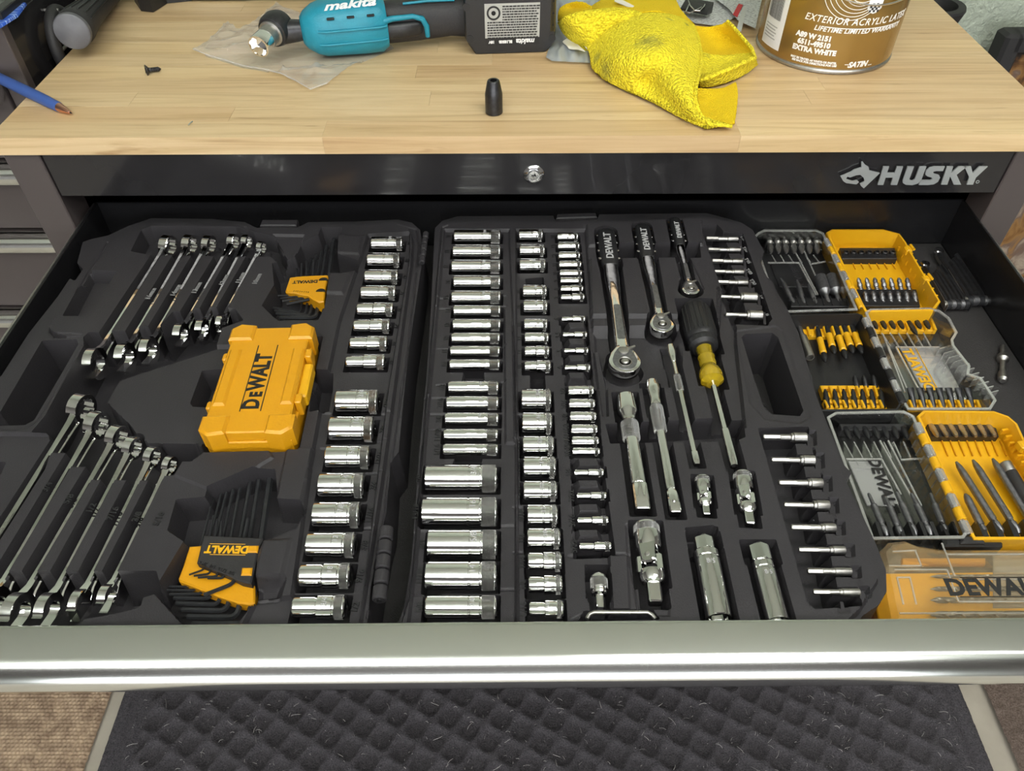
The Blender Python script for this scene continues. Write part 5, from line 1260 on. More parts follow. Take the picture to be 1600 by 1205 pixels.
along(PP(1640, 842, .011), PP(1570, 724, .015), [(0, .004), (.1, .0055), (.86, .0058), (.87, .0056)], M['rubber'], 'bit_holder', 'black bit holder sleeve with a silver mouth in the front yellow half', 'bit holder', None, tipmt=M['satin'], tipprof=[(.86, .0052), (.87, .0056), (.99, .0056), (1, .0050), (1, .0036), (.93, .0036, 6), (.93, .0001)])
for k in range(5): rib(cc_, (1530 + k * 24, 812), (1542 + k * 24, 840), .013, M['blackpl'], .0026, .011, 'divider')
for k in range(8): rib(cc_, (1472 + k * 13, 688), (1482 + k * 13, 712), .004, M['yellow'], .0005, .0012)
for k in range(9): rib(cc_, (1566 + k * 6, 672 + k * 10), (1590 + k * 6, 668 + k * 10), .0175, M['yellow2'], .001, .006, 'gusset')
lug(cc_, 1600, 694, M['yellow2']); lug(cc_, 1632, 748, M['yellow2'])
m = MB(); 
bar(cc_, 'clip', 1476, 838, 1568, 853, .008, .0225, M['blackpl'], ch=.002)
bar(cc_, 'clip', 1502, 836, 1540, 848, .008, .0255, M['rubber'], ch=.002)

# ---- case four, closed, amber: drill bits inside
TD4 = .545; H4 = DF - TD4
cd = thing('drill_bit_case', 'closed amber-tinted clear case of drill bits behind the drawer pull', 'case', (0, 0, 0))
Dp = [(1376, 860), (1390, 845), (1416, 842), (1436, 850), (1476, 856), (1700, 856), (1760, 975), (1398, 975)]
q = wp(Dp, TD4); 
base = wp([(1380, 866), (1700, 862), (1760, 978), (1402, 978)], TD4)
m = MB(); m.prism(base, FZ + .0008, FZ + .009, ch=.001); m.build('base_tray', M['yellow2'], cd)
m = MB(); m.loft([[(*p, FZ + .004) for p in q], [(*p, FZ + H4 - .004) for p in q], [(*p, FZ + H4) for p in inset(q, .004)]]); m.build('lid', M['amber'], cd, 20)
def ribt(a, b2, z=H4 + .0004, mt='clearrim', wd=.0006): return rib(cd, a, b2, z, M[mt], wd, .0012, 'lid_rib')
ribt((1398, 890), (1480, 890)); ribt((1480, 890), (1498, 940)); ribt((1402, 902), (1422, 902)); ribt((1422, 902), (1432, 944)); ribt((1402, 902), (1412, 944)); ribt((1480, 866), (1690, 866)); ribt((1472, 848), (1492, 900))
ribt((1498, 940), (1690, 940)); ribt((1390, 884), (1440, 884)); ribt((1440, 884), (1430, 860)); ribt((1395, 862), (1432, 860)); ribt((1406, 958), (1700, 958)); ribt((1498, 905), (1700, 905), wd=.0004)
bar(cd, 'inner_strip', 1410, 872, 1540, 882, .009, .013, M['yellow'], drop=DF - .013)
bar(cd, 'grey_insert', 1552, 866, 1690, 950, .009, .010, M['hinge_clear'], drop=DF - .010)
for k, (yy, rr2) in enumerate(((893, .0017), (913, .0021), (931, .0026), (955, .0032))):
    p0, p1 = PP(1640, yy, .020), PP(1458, yy, .020); L = (p0 - p1).length
    pr = []
    n_ = 46
    m = MB()
    rings = []
    for i in range(n_ + 1):
        t = i / n_; a_ = t * 22
        rr3 = rr2 if t < .93 else rr2 * (1 - (t - .93) / .07 * .95)
        ring = []
        for j in range(10):
            b_ = 2 * PI * j / 10; s2_ = rr3 * (1 if abs(math.sin(b_)) > .45 else .62) if t > .35 else rr3
            ring.append((t * L, s2_ * math.cos(b_ + (a_ if t > .35 else 0)), s2_ * math.sin(b_ + (a_ if t > .35 else 0))))
        rings.append(ring)
    m.loft(rings)
    o = m.build('drill_bit', M['bitsteel'], None, 40, (p0.x, p0.y, FZ + .0105 + rr2), (0, 0, PI)); tag(o, 'dark twist drill bit under the amber lid, %s' % ['thinnest and backmost', 'second thinnest', 'third thinnest', 'thickest and nearest the pull'][k], 'drill bit', 'drill bits under the amber lid')
q = PP(1558, 919, H4); text('brand_lettering', 'DEWALT', .020, M['ink'], cd, (q.x, q.y, FZ + H4 + .0003), (0, 0, .0), extrude=.0002, offset=.0007)
for yy in (903, 933):
    a, b2 = PP(1500, yy, H4), PP(1640, yy, H4); m = MB(); m.box(((a.x + b2.x) / 2, a.y, FZ + H4 + .0003), (b2.x - a.x, .0006, .0004)); m.build('brand_rule', M['ink'], cd)

# ---- folding hex key sets and the loose bit
def foldset(A, B, n, wid, label, keyr, spread=1.0):
    a, b2 = PP(*A, .008), PP(*B, .008); d = b2 - a; L = d.length; ang = math.atan2(d.y, d.x)
    root = thing('folding_hex_keys', label, 'hex key set', (a.x, a.y, FZ + .008), (0, 0, ang))
    hw = wid / 2
    m = MB(); m.lathe([(-hw - .002, .0040), (-hw, .0052), (hw, .0052), (hw + .002, .0040)], 18, axis='Y'); m.build('pivot', M['satin'], root, 30)
    for s_ in (-1, 1):
        m = MB(); m.prism([(-.006, -.0001), (-.006, .0001)] and [(-.007, s_ * (hw + .0003)), (L * .98, s_ * (hw * .8 + .0003)), (L * .98, s_ * (hw * .8 + .0013)), (-.007, s_ * (hw + .0013))], -.005, .004, ch=.0003); m.build('side_plate', M['satin'] if s_ > 0 else M['keysteel'], root)
    for k in range(n):
        y_ = -hw + wid * (k + .5) / n
        m = MB(); m.tube([(0, y_, 0), (.010, y_, .0022), (L * (.70 + .28 * ((k * 37) % 10) / 10) * 1.0, y_ * spread, .0022 + .001 * (k % 2))], wid / n * .50, 6); m.build('folded_key', M['oxide'], root, 25)
        m = MB(); m.lathe([(y_ - wid / n * .42, .0062), (y_ + wid / n * .42, .0062)], 14, axis='Y'); m.build('key_hub', M['bitsteel'] if k % 2 else M['keysteel'], root, 30)
    m = MB(); m.lathe([(.001, .0050), (.0045, .0056), (.0058, .0048), (.0062, .0020), (.0056, .0001)], 20, Matrix.Translation((L * .98, hw * .75, .0)), axis='Z'); m.build('end_rivet', M['lockchrome'], root, 30)
foldset((1531, 470), (1480, 394), 5, .034, 'larger folding hex key set with black keys against the drawer side', .0016)
foldset((1494, 476), (1455, 415), 5, .026, 'smaller folding hex key set lying beside the back yellow case', .0014)
along(PP(1567, 540, .005), PP(1567, 596, .005), [(0, .0022, 6), (.03, .0030, 6), (.26, .0030, 6), (.27, .0045), (.32, .0060), (.40, .0062), (.44, .0040), (.46, .0034, 6), (.74, .0034, 6), (.76, .0045), (.80, .0050), (.95, .0050), (1, .0030)], M['copper'] and M['satin'], 'bit_adapter', 'loose steel bit adapter lying alone on the ribbed liner', 'bit adapter', None)
# crumb on the liner, brown card under the cases
card = wp([(1352, 950), (1404, 935), (1412, 990), (1345, 990)], DF - .002); m = MB(); m.prism(card, FZ + .0003, FZ + .0012)
tag(m.build('card', plain('red_brown_card', (.16, .045, .025), .5)), 'red-brown card peeping out between the tool case and the amber case', 'card')
# ================================================================ THINGS ON THE WORKTOP
TZ = CAMZ - WT
def W(x, y, h=0.0):
    """point standing h metres above the worktop, seen at pixel x, y"""
    return P(x, y, WT - h)
# ---- cordless right-angle ratchet with battery
Zc = .034
a = W(438, 50, Zc); b2 = W(742, 22, Zc); ang = math.atan2(b2.y - a.y, b2.x - a.x); L = (b2 - a).length
cr = thing('cordless_ratchet', 'teal and black cordless ratchet lying on a clear plastic bag', 'power tool', (a.x, a.y, TZ + Zc), (0, 0, ang))
def rx(px): return L * (px - 438) / (742 - 438)
def ov(t, ry, rz, z=0, y=0, n=24, p=.8):
    return [(t, y + ry * math.copysign(abs(math.cos(2 * PI * i / n)) ** p, math.cos(2 * PI * i / n)), z + rz * math.copysign(abs(math.sin(2 * PI * i / n)) ** p, math.sin(2 * PI * i / n))) for i in range(n)]
m = MB(); m.loft([ov(rx(470), .012, .015), ov(rx(476), .019, .021), ov(rx(490), .026, .028), ov(rx(503), .0285, .031), ov(rx(560), .030, .0325), ov(rx(590), .029, .0325), ov(rx(600), .025, .027)]); m.build('motor_housing', M['teal'], cr, 50)
for t0, t1, y_, z_ in ((495, 598, -.0305, .006), (495, 598, -.0290, -.010)):
    m = MB(); m.tube([(rx(t0), y_ + .003, z_), (rx(t0 + 12), y_, z_), (rx(t1 - 10), y_, z_), (rx(t1), y_ + .003, z_)], .0014, 8); m.build('housing_ridge', M['teal'], cr, 50)
for k in range(3):
    m = MB(); m.box((rx(516 + k * 30), -.0262, .0195), (.009, .004, .0022), ch=.0005); m.build('vent_slot', M['ink'], cr)
m = MB(); m.loft([ov(rx(592), .016, .024), ov(rx(606), .0185, .0245), ov(rx(650), .0195, .024), ov(rx(700), .0195, .022), ov(rx(735), .022, .026)]); m.build('handle', M['rubber'], cr, 50)
m = MB(); m.loft([ov(rx(596), .004, .008, -.004, -.0175), ov(rx(602), .007, .010, -.004, -.0185), ov(rx(645), .007, .009, -.003, -.019), ov(rx(654), .003, .006, -.003, -.0175)]); m.build('trigger', M['blackpl'], cr, 50)
m = MB(); m.tube([(rx(594), -.0225, .010), (rx(608), -.0215, .0115), (rx(640), -.0212, .0120), (rx(654), -.0218, .0085), (rx(660), -.0215, -.001), (rx(661), -.0200, -.014)], [.0042, .0034, .0030, .0036, .0036, .0030], 10); m.build('trigger_surround', M['teal'], cr, 50)
m = MB(); m.tube([(rx(628), -.010, .0236), (rx(665), -.011, .0246), (rx(708), -.010, .0228)], .0016, 8); m.build('handle_stripe', M['teal'], cr, 50)
m = MB(); m.loft([ov(rx(420), .010, .012), ov(rx(440), .0135, .014), ov(rx(455), .0125, .013), ov(rx(472), .0115, .0115)]); m.build('neck', M['oxide'], cr, 50)
# head: a drum whose axis leans towards the viewer, with socket
ax_h = (W(416, 74, .012) - W(438, 42, .040)); 
hd = Vector((-.30, -1.0, -.10)).normalized(); hd.rotate(Euler((0, 0, -ang)))
Rh = hd.to_track_quat('X', 'Z').to_matrix().to_4x4(); hc = Vector((rx(434), .004, .004))
m = MB(); m.lathe([(-.014, .010), (-.012, .0165), (-.004, .0195), (.008, .0195), (.013, .0175), (.014, .014)], 30); o = m.build('head', M['oxide'], cr, 30, hc); o.rotation_euler = Rh.to_euler()
m = MB(); m.lathe([(.012, .0135), (.0125, .0150), (.0165, .0150), (.017, .0135)], 30); m.lathe([(.015, .0115), (.016, .0125), (.030, .0125), (.031, .0117)], 30); o2 = m.build('anvil_ring', M['satin'], cr, 30, hc); o2.rotation_euler = Rh.to_euler()
m = MB(); m.lathe([(.024, .0120), (.046, .0130), (.0472, .0126), (.0475, .0110), (.036, .0102, 6), (.036, .0001)], 36, caps=False); o2 = m.build('socket', M['chrome'], cr, 28, hc); o2.rotation_euler = Rh.to_euler()
me = text_mesh('makita', .019, extrude=.0002, offset=.0006, shear=.35, mat=M['white'], xs=1.22).copy()
for v in me.vertices:
    t_ = rx(547) + v.co.x; kk = (rx(560) - t_) / (rx(560) - rx(503)); ry_, rz_ = .030 - .0015 * kk + .0006 + v.co.z, .0325 - .0015 * kk + .0006 + v.co.z
    a_ = math.radians(115) - v.co.y / .031
    v.co = (t_, ry_ * math.copysign(abs(math.cos(a_)) ** .8, math.cos(a_)), rz_ * abs(math.sin(a_)) ** .8)
for v in me.vertices: v.co.y = v.co.y
link('brand_lettering', me, cr)
# battery
bq0, bq1 = W(738, 86), W(858, 82)
ba = math.atan2(bq1.y - bq0.y, bq1.x - bq0.x); bw = (bq1 - bq0).length + .016; bc = (bq0 + bq1) / 2
bt = link('battery', None, cr); 
for c_ in [bt]:
    bt.matrix_parent_inverse = Matrix.Identity(4)
Mroot = Matrix.Translation((a.x, a.y, TZ + Zc)) @ Matrix.Rotation(ang, 4, 'Z')
Mb = Mroot.inverted() @ (Matrix.Translation((bc.x, bc.y, TZ)) @ Matrix.Rotation(ba, 4, 'Z'))
BH = .082; hw = bw / 2
outl = [(-hw + .012, 0), (hw - .012, 0), (hw - .001, .012), (hw, .03), (hw - .001, BH - .006), (hw - .006, BH), (-hw + .004, BH), (-hw, BH - .018), (-hw, .02), (-hw + .004, .012)]
def battery_part(name, mb, mt, ang_=35):
    bpy.data.objects
    o = mb.build(name, mt, None, ang_); o.data.transform(Mb); o.parent = batt if name != 'battery' else cr; return o
bpy.data.objects.remove(bt)
m = MB()
rings = []
for y_, k in ((.0, .965), (.0025, .995), (.005, 1.0), (.055, 1.0), (.058, .98)):
    rings.append([(x_ * k, y_, BH / 2 + (z_ - BH / 2) * k) for x_, z_ in outl])
m.loft(rings); batt = battery_part('battery', m, M['blackpl'])
for sx_, sz_ in ((-hw + .006, .020), (-hw + .003, .058), (hw - .005, .018), (hw - .004, .075)):
    m = MB(); m.lathe([(-.0008, .0045), (.003, .0045), (.003, .0001)], 18, Matrix.Translation((sx_, 0, sz_)), axis='Y'); battery_part('screw_well', m, M['ink'])
lw0, lw1, lz0, lz1 = -.032, .036, .011, .067
def bt_rect(name, x0, x1, z0, z1, mt, d=-.0006):
    m = MB(); m.box(((x0 + x1) / 2, d, (z0 + z1) / 2), (x1 - x0, .0006, z1 - z0)); return battery_part(name, m, mt)
bt_rect('rating_label', lw0, lw1, lz0 + .009, lz1 - .006, M['greyprint'] if False else plain('label_grey', (.42, .42, .39), .45), .0002)
bt_rect('label_band', lw0, lw1, lz1 - .006, lz1, M['tray'], .0002)
bt_rect('label_band', lw0, lw1, lz0, lz0 + .009, M['ink'], .0002)
rr = random.Random(5)
m = MB()
for r_i in range(13):
    z_ = lz1 - .0095 - r_i * .0031; x_ = lw0 + (.022 if r_i < 6 else .003)
    while x_ < lw1 - .004:
        l_ = rr.uniform(.0012, .0045); m.box((x_ + l_ / 2, -.0004, z_), (l_, .0006, .0014)); x_ += l_ + .0007
battery_part('small_print', m, M['ink'])
m = MB(); m.lathe([(-.0005, .0085), (-.0005, .0062)], 24, Matrix.Translation((lw0 + .0110, 0, lz1 - .017)), axis='Y', caps=False); m.lathe([(-.0006, .0028), (-.0006, .0001)], 12, Matrix.Translation((lw0 + .0110, 0, lz1 - .017)), axis='Y'); battery_part('round_emblem', m, M['ink'])
for s_, x_, sz in (('makita', .0185, .0088), ('BL1850B', -.0065, .0046), ('18V', -.024, .0044)):
    me = text_mesh(s_, sz, extrude=.0002, offset=.0003, shear=.2 if s_ == 'makita' else 0, mat=M['white']).copy()
    me.transform(Mb @ Matrix.Translation((x_, -.0004, lz0 + .0045)) @ Matrix.Rotation(PI / 2, 4, 'X') @ Matrix.Rotation(PI, 4, 'Z')); o = link('label_lettering', me, batt)
m = MB()
for k in range(3): m.lathe([(-.0006, .0013), (-.0006, .0001)], 10, Matrix.Translation((hw - .0045, 0, .034 + k * .014)), axis='Y')
battery_part('led_dots', m, M['ink'])
bt_rect('led_strip', hw - .0075, hw - .0015, .026, .070, plain('olive_strip', (.10, .075, .01), .3), .0003)

# ---- sheets of film and paper
def sheet(name, pts, hfn, mt, label, cat, step=.003, group=None, base=0.0, kind=None, thick=0):
    q = np.array([[W(x, y).x, W(x, y).y] for x, y in pts])
    g = Tray(q[:, 0].min() - .004, q[:, 0].max() + .004, q[:, 1].min() - .004, q[:, 1].max() + .004, step)
    d = g.sdf(q, (slice(0, g.ny), slice(0, g.nx))); X, Y = np.meshgrid(g.xs, g.ys)
    Z = hfn(X, Y, d)
    co = np.stack([X, Y, Z + TZ + base], -1).reshape(-1, 3); idx = np.arange(g.nx * g.ny).reshape(g.ny, g.nx)
    f = np.stack([idx[:-1, :-1], idx[:-1, 1:], idx[1:, 1:], idx[1:, :-1]], -1).reshape(-1, 4)
    # snap the outer row of vertices to the outline so that the edge runs clean
    dd = d.ravel(); keep = dd[f].min(1) < -.0002
    f = f[keep]; used, inv = np.unique(f, return_inverse=True); co = co[used]; out = dd[used] > 0
    P0 = co[out, :2]
    best = np.full(len(P0), 1e9); tgt = P0.copy(); n = len(q)
    for i in range(n):
        A_, B_ = q[i], q[(i + 1) % n]; e = B_ - A_; t = np.clip(((P0 - A_) @ e) / (e @ e), 0, 1); c_ = A_ + t[:, None] * e
        dist = np.hypot(*(P0 - c_).T); ok = dist < best; best[ok] = dist[ok]; tgt[ok] = c_[ok]
    co[out, :2] = tgt
    o = np_mesh(name, co, inv.reshape(-1, 4), mt)
    tag(o, label, cat, group); return o
from mathutils import noise as mn
def nz(X, Y, sc, seed=0, ridged=False):
    out = np.empty(X.shape)
    it = np.nditer([X, Y], flags=['multi_index'])
    for x_, y_ in it:
        v = mn.noise(Vector((float(x_) * sc + seed, float(y_) * sc, seed * 1.7)))
        out[it.multi_index] = (1 - abs(v) * 2) if ridged else v
    return out
bagp = [(303, 81), (330, 62), (357, 36), (372, 50), (400, 36), (432, 6), (452, 18), (478, 26), (560, 30), (600, 60), (616, 76), (585, 90), (545, 108), (512, 134), (486, 144), (466, 132), (440, 119), (412, 112), (380, 107), (352, 98), (325, 90)]
def bagh(X, Y, d):
    return np.where(np.abs(Y - a.y - (X - a.x) * math.tan(ang)) < .034, .0, 1.) * .0015 + .0002 + np.where(np.abs(Y - a.y - (X - a.x) * math.tan(ang)) < .034, .1, 1.) * (.0060 * np.clip(nz(X, Y, 22, 3, True), 0, 1) ** 3 * np.clip(-d / .02, 0, 1) + .0022 * (nz(X, Y, 60, 5) + .5) + .002 * np.clip(nz(X, Y, 45, 9, True), 0, 1) ** 6)
sheet('plastic_bag', bagp, bagh, M['bag'], 'crumpled clear plastic bag under the teal cordless ratchet', 'bag', .0028)
m = MB(); pth = [(303, 81), (325, 90), (352, 98), (380, 107), (412, 112), (440, 119), (466, 132), (486, 144), (512, 134)]
m.tube([(W(x, y).x, W(x, y).y, TZ + .0035) for x, y in pth], .0009, 6); m.build('folded_edge', M['bag'], bpy.data.objects['plastic_bag'])
wrap = [(866, -30), (868, 10), (867, 40), (864, 62), (856, 84), (853, 93), (862, 99), (900, 101), (936, 103), (960, 90), (950, 40), (935, -30)]
M['wrapfilm'] = clearmat('packet_film', (.80, .86, .90), .25, .12, haze=.55, hazecol=(.50, .55, .58))
sheet('film_packet', wrap, lambda X, Y, d: .003 + .006 * np.clip(nz(X * 2.6, Y * .7, 26, 2, True), 0, 1) ** 2 * np.clip(-d / .008, 0, 1), M['wrapfilm'], 'pale blue-grey plastic packet beside the battery, partly under the towel', 'packet', .0026)
M['paper'] = plain('white_paper', (.80, .80, .80), .7)
sheet('paper_slip', [(878, 78), (893, 67), (903, 84), (914, 96), (888, 90)], lambda X, Y, d: .011 + .003 * nz(X, Y, 60, 8), M['paper'], 'folded white paper slip showing through the packet film', 'paper', .002)
sheet('paper_slip', [(908, 82), (922, 74), (932, 90), (934, 100), (915, 92)], lambda X, Y, d: .012 + .003 * nz(X, Y, 60, 4), M['paper'], 'white paper slip half under the towel edge', 'paper', .002)
# printed leaflets behind the towel
def mk_print():
    mt, nt, b = new_mat('printed_paper')
    tc = N(nt, 'ShaderNodeNewGeometry'); mp = N(nt, 'ShaderNodeMapping'); mp.inputs['Scale'].default_value = (260, 560, 1); mp.inputs['Rotation'].default_value = (0, 0, .35)
    nt.links.new(tc.outputs['Position'], mp.inputs[0])
    n = N(nt, 'ShaderNodeTexNoise'); n.inputs['Scale'].default_value = 1; n.inputs['Detail'].default_value = 2; nt.links.new(mp.outputs[0], n.inputs[0])
    r = ramp(nt, n.outputs[0], [(.36, (.25, .25, .26)), (.48, (.58, .59, .58)), (.6, (.66, .67, .66))]); nt.links.new(r.outputs[0], b.inputs[0]); b.inputs['Roughness'].default_value = .6
    return mt
M['print'] = mk_print()
fl_ = lambda s: (lambda X, Y, d: .002 + s + .002 * (nz(X, Y, 16, 6) + .3))
sheet('leaflet', [(1040, -20), (1160, -20), (1150, 30), (1120, 45), (1085, 40), (1060, 20)], fl_(0), M['print'], 'grey printed leaflet under the black binder clip', 'paper', .004)
o = sheet('leaflet', [(1112, -25), (1215, -25), (1188, 10), (1178, 55), (1150, 42), (1135, 22), (1115, 6)], fl_(.006), M['print'], 'printed leaflet with red symbol between towel and paint can', 'paper', .004)
M['redprint'] = plain('red_print', (.55, .01, .02), .5)
def flat_on(o, pts, mt, h, name):
    q = [W(x, y, h) for x, y in pts]; m = MB(); m.prism([(v.x, v.y) for v in q], TZ + h, TZ + h + .0004); return m.build(name, mt, o)
flat_on(o, [(1154, 6), (1161, 8), (1152, 27), (1145, 23)], M['redprint'], .0096, 'red_symbol')
flat_on(o, [(1161, 10), (1167, 12), (1158, 50), (1151, 46)], plain('paper_edge', (.55, .56, .52), .6), .0098, 'pale_band')
# binder clip
bp = [W(1070, 20, .004), W(1103, 28, .004)]
bcn = (bp[0] + bp[1]) / 2; ba_ = math.atan2(bp[1].y - bp[0].y, bp[1].x - bp[0].x)
clip = thing('binder_clip', 'black binder clip with silver wire handles on a printed leaflet', 'clip', (bcn.x, bcn.y, TZ + .012), (0, 0, ba_ + .1))
m = MB()
prof = [(-.011, .0), (-.0105, .0015), (.010, .009), (.012, .0085), (.012, -.0045), (.010, -.005), (-.0105, -.0012)]
m.loft([[(x_, y_, z_) for y_, z_ in prof] for x_ in (-.019, .019)]); m.build('clip_body', M['blackpl'], clip)
for s_ in (1, -1):
    m = MB(); m.tube([(-.012, .011, .0085 * s_ * .8), (-.009, -.006, .006), (-.003, -.028, .006 + .002 * s_), (.003, -.028, .006 + .002 * s_), (.009, -.006, .006), (.012, .011, .0085 * s_ * .8)], .0009, 8)
    m.build('wire_handle', M['lockchrome'], clip, 40).rotation_euler = (0, 0, .35 if s_ > 0 else -.1)

# ---- paint can
can_c = Vector((.401, .985)); CR = .0825; CH = .192
pc = thing('paint_can', 'gallon paint can with gold-brown label standing on the worktop', 'paint can', (can_c.x, can_c.y, TZ))
m = MB(); m.lathe([(0, CR * .96), (.0, CR * .99), (.0012, CR * 1.012), (.0035, CR * 1.012), (.005, CR * .995), (CH - .006, CR * .995), (CH - .003, CR * 1.01), (CH, CR * 1.01), (CH, CR * .9), (CH - .006, CR * .88)], 72, axis='Z'); m.build('can_body', M['satin'], pc, 30)
mt, nt, b = new_mat('gold_brown_label'); b.inputs['Base Color'].default_value = (.36, .225, .065, 1); b.inputs['Metallic'].default_value = .6; b.inputs['Roughness'].default_value = .22; M['canlabel'] = mt
def can_patch(name, t0, t1, z0, z1, mt, r=CR, n=60, parent=None):
    vs, fs = [], []
    for i in range(n + 1):
        t = t0 + (t1 - t0) * i / n
        vs += [(math.sin(t) * r, -math.cos(t) * r, z0), (math.sin(t) * r, -math.cos(t) * r, z1)]
    for i in range(n): fs.append((2 * i, 2 * i + 2, 2 * i + 3, 2 * i + 1))
    m = MB(); m.add(vs, fs); return m.build(name, mt, parent or pc, 30)
can_patch('label', -PI, PI, .0065, CH - .008, M['canlabel'], CR + .0001, 120)
def canpt(px, py):
    r = ray(px, py); o_ = Vector((0, 0, CAMZ)); dx, dy = -can_c.x, -can_c.y
    A_ = r.x ** 2 + r.y ** 2; B_ = 2 * (r.x * dx + r.y * dy); C_ = dx * dx + dy * dy - CR * CR
    t = (-B_ - math.sqrt(max(0, B_ * B_ - 4 * A_ * C_))) / (2 * A_)
    p = r * t; return math.atan2(p.x - can_c.x, -(p.y - can_c.y)), CAMZ + p.z - TZ
def can_text(s, px, py, size, name='label_lettering', shear=0, off=.0004, mt=None, xs=1.0, spacing=1.0):
    th_, z_ = canpt(px, py)
    me = text_mesh(s, size, extrude=.00015, offset=off, shear=shear, mat=mt or M['white'], xs=xs, spacing=spacing).copy()
    for v in me.vertices:
        t = th_ + v.co.x / CR; r_ = CR + .0003 + v.co.z; zz = z_ + v.co.y
        v.co = (math.sin(t) * r_, -math.cos(t) * r_, zz)
    return link(name, me, pc)
can_text('EXTERIOR ACRYLIC LATEX', 1349, 35, .0108, shear=.22, off=.00012, spacing=1.12, xs=.92)
can_text('LIFETIME LIMITED WARRANTY', 1348, 49, .0078, shear=.22, off=.0002, spacing=1.05)
for k, s_ in enumerate(('A89 W 2151', '6511-49510', 'EXTRA WHITE')): can_text(s_, 1271, 57.5 + k * 11, .0080, off=.00045, xs=1.0)
can_text('SATIN', 1340, 101, .0090, shear=.25, off=.0004)
can_text('MAY BE TINTED AS WHITE OR PASTEL', 1270, 95, .0032, off=.0002); can_text('SEE BACK FOR DIRECTIONS FOR USE', 1271, 99.5, .0032, off=.0002)
th1, z1 = canpt(1292, 42); th2, z2 = canpt(1400, 30)
can_patch('label_rule', th1, th2, z1 - .0005, z1 + .0005, M['white'], CR + .0004)
for x0, x1 in ((1319, 1326), (1355, 1361)):
    t0, z0 = canpt(x0, 103); t1, _ = canpt(x1, 101); can_patch('label_rule', t0, t1, canpt((x0 + x1) / 2, 101)[1] - .0004, canpt((x0 + x1) / 2, 101)[1] + .0004, M['white'], CR + .0004, 6)
tc_, zc_ = canpt(1347, -12)
for k in range(8):
    r_ = .0345 - k * .0034; cxo = (k) * .0026
    m = MB(); pts = []
    for i in range(49):
        a_ = 2 * PI * i / 48; t = tc_ + (-.006 + cxo * .75 + r_ * math.cos(a_)) / CR; z_ = zc_ + .004 + cxo * .2 + r_ * 1.0 * math.sin(a_)
        pts.append((math.sin(t) * (CR + .0003), -math.cos(t) * (CR + .0003), z_))
    m.tube(pts, .00042, 5); m.build('label_ring', M['white'], pc, 0)
th_, z_ = canpt(1367, 10)
def can_poly(name, pts, mt, r):
    m = MB(); m.prism(pts, 0, .0001); 
    m.v = [(math.sin(th_ + x / CR) * (r + zz), -math.cos(th_ + x / CR) * (r + zz), z_ + y) for x, y, zz in m.v]; return m.build(name, mt, pc, 0)
can_poly('shield', [(-.0085, .012), (.0085, .012), (.0085, -.002), (.004, -.0065), (0, -.0078), (-.004, -.0065), (-.0085, -.002)], M['white'], CR + .0007)
for i in range(-2, 3):
    for j in range(-2, 2):
        if (i + j) % 2 == 0: can_poly('checker', [(i * .0024 - .0012, j * .0024 - .0012), (i * .0024 + .0012, j * .0024 - .0012), (i * .0024 + .0012, j * .0024 + .0012), (i * .0024 - .0012, j * .0024 + .0012)], M['ink'], CR + .0009)
# wire handle drooping in front
m = MB(); t0, zz0 = canpt(1318, -6); t1, _ = canpt(1425, -22); pts = []
for i in range(25):
    s_ = i / 24; t = t0 + (t1 - t0) * s_; _, zz = canpt(1318 + 107 * s_, -4 + 15 * math.sin(PI * s_) ** .8 - 8 * s_)
    pts.append((math.sin(t) * (CR + .0022), -math.cos(t) * (CR + .0022), zz))
m.tube(pts, .0011, 8); m.build('wire_handle', M['trim'], pc)
# white barcode panel
ta, za = canpt(1188, 70); tb, zb_ = canpt(1215, 84)
wl = can_patch('price_panel', ta + .02, tb, .0125, CH - .012, M['white'], CR + .0004, 20)
rr = random.Random(2); m = MB(); t = ta + .06
vs, fs = [], []
while t < tb - .09:
    wd_ = rr.choice([.004, .006, .009]); n0 = len(vs); r_ = CR + .0007
    for tt in (t, t + wd_): vs += [(math.sin(tt) * r_, -math.cos(tt) * r_, .045), (math.sin(tt) * r_, -math.cos(tt) * r_, .078)]
    fs.append((n0, n0 + 2, n0 + 3, n0 + 1)); t += wd_ + rr.choice([.005, .008])
m.add(vs, fs); m.build('barcode', M['ink'], wl, 0)
for k in range(5): can_patch('fine_print', ta + .07, tb - .12 - .03 * (k % 2), .022 + k * .0035, .0234 + k * .0035, M['greyprint'], CR + .0006, 8, wl)
for k in range(3): can_patch('fine_print', ta + .10, tb - .06, .088 + k * .005, .0905 + k * .005, M['ink'], CR + .0006, 8, wl)

# ---- small things
q = W(772, 176); m = MB(); m.lathe([(0, .0088), (.0008, .0098), (.022, .0098), (.024, .0094), (.036, .0070), (.0372, .0062), (.0372, .0042, 6), (.026, .0040, 6), (.026, .0001)], 32, axis='Z')
tag(m.build('nut_setter', M['oxide'], None, 25, q), 'black tapered impact socket standing upright on the bare worktop', 'socket')
q = W(228, 110, .005); sc_ = thing('screw', 'short black countersunk screw lying on the worktop', 'screw', q, (0, -.1, .25 + PI))
sc_.rotation_euler = (0, .12, -2.75 + 3.3)
m = MB(); m.lathe([(0, .0001), (0, .0062), (-.0002, .0064), (.0006, .0064), (.0036, .0030), (.004, .0030)], 24); m.build('screw_head', M['oxide'], sc_, 30)
m = MB(); pr = [(.004, .0028)]
for k in range(7): pr += [(.0048 + k * .0016, .0030), (.0054 + k * .0016, .0023)]
pr += [(.0160, .0018), (.0175, .0004)]; m.lathe(pr, 14); m.build('thread', M['oxide'], sc_, 20)
for r_ in (0, PI / 2):
    m = MB(); m.box((-.0004, 0, 0), (.0006, .0062, .0013), Matrix.Rotation(r_ + .5, 4, 'X')); m.build('cross_slot', M['ink'], sc_, 0)
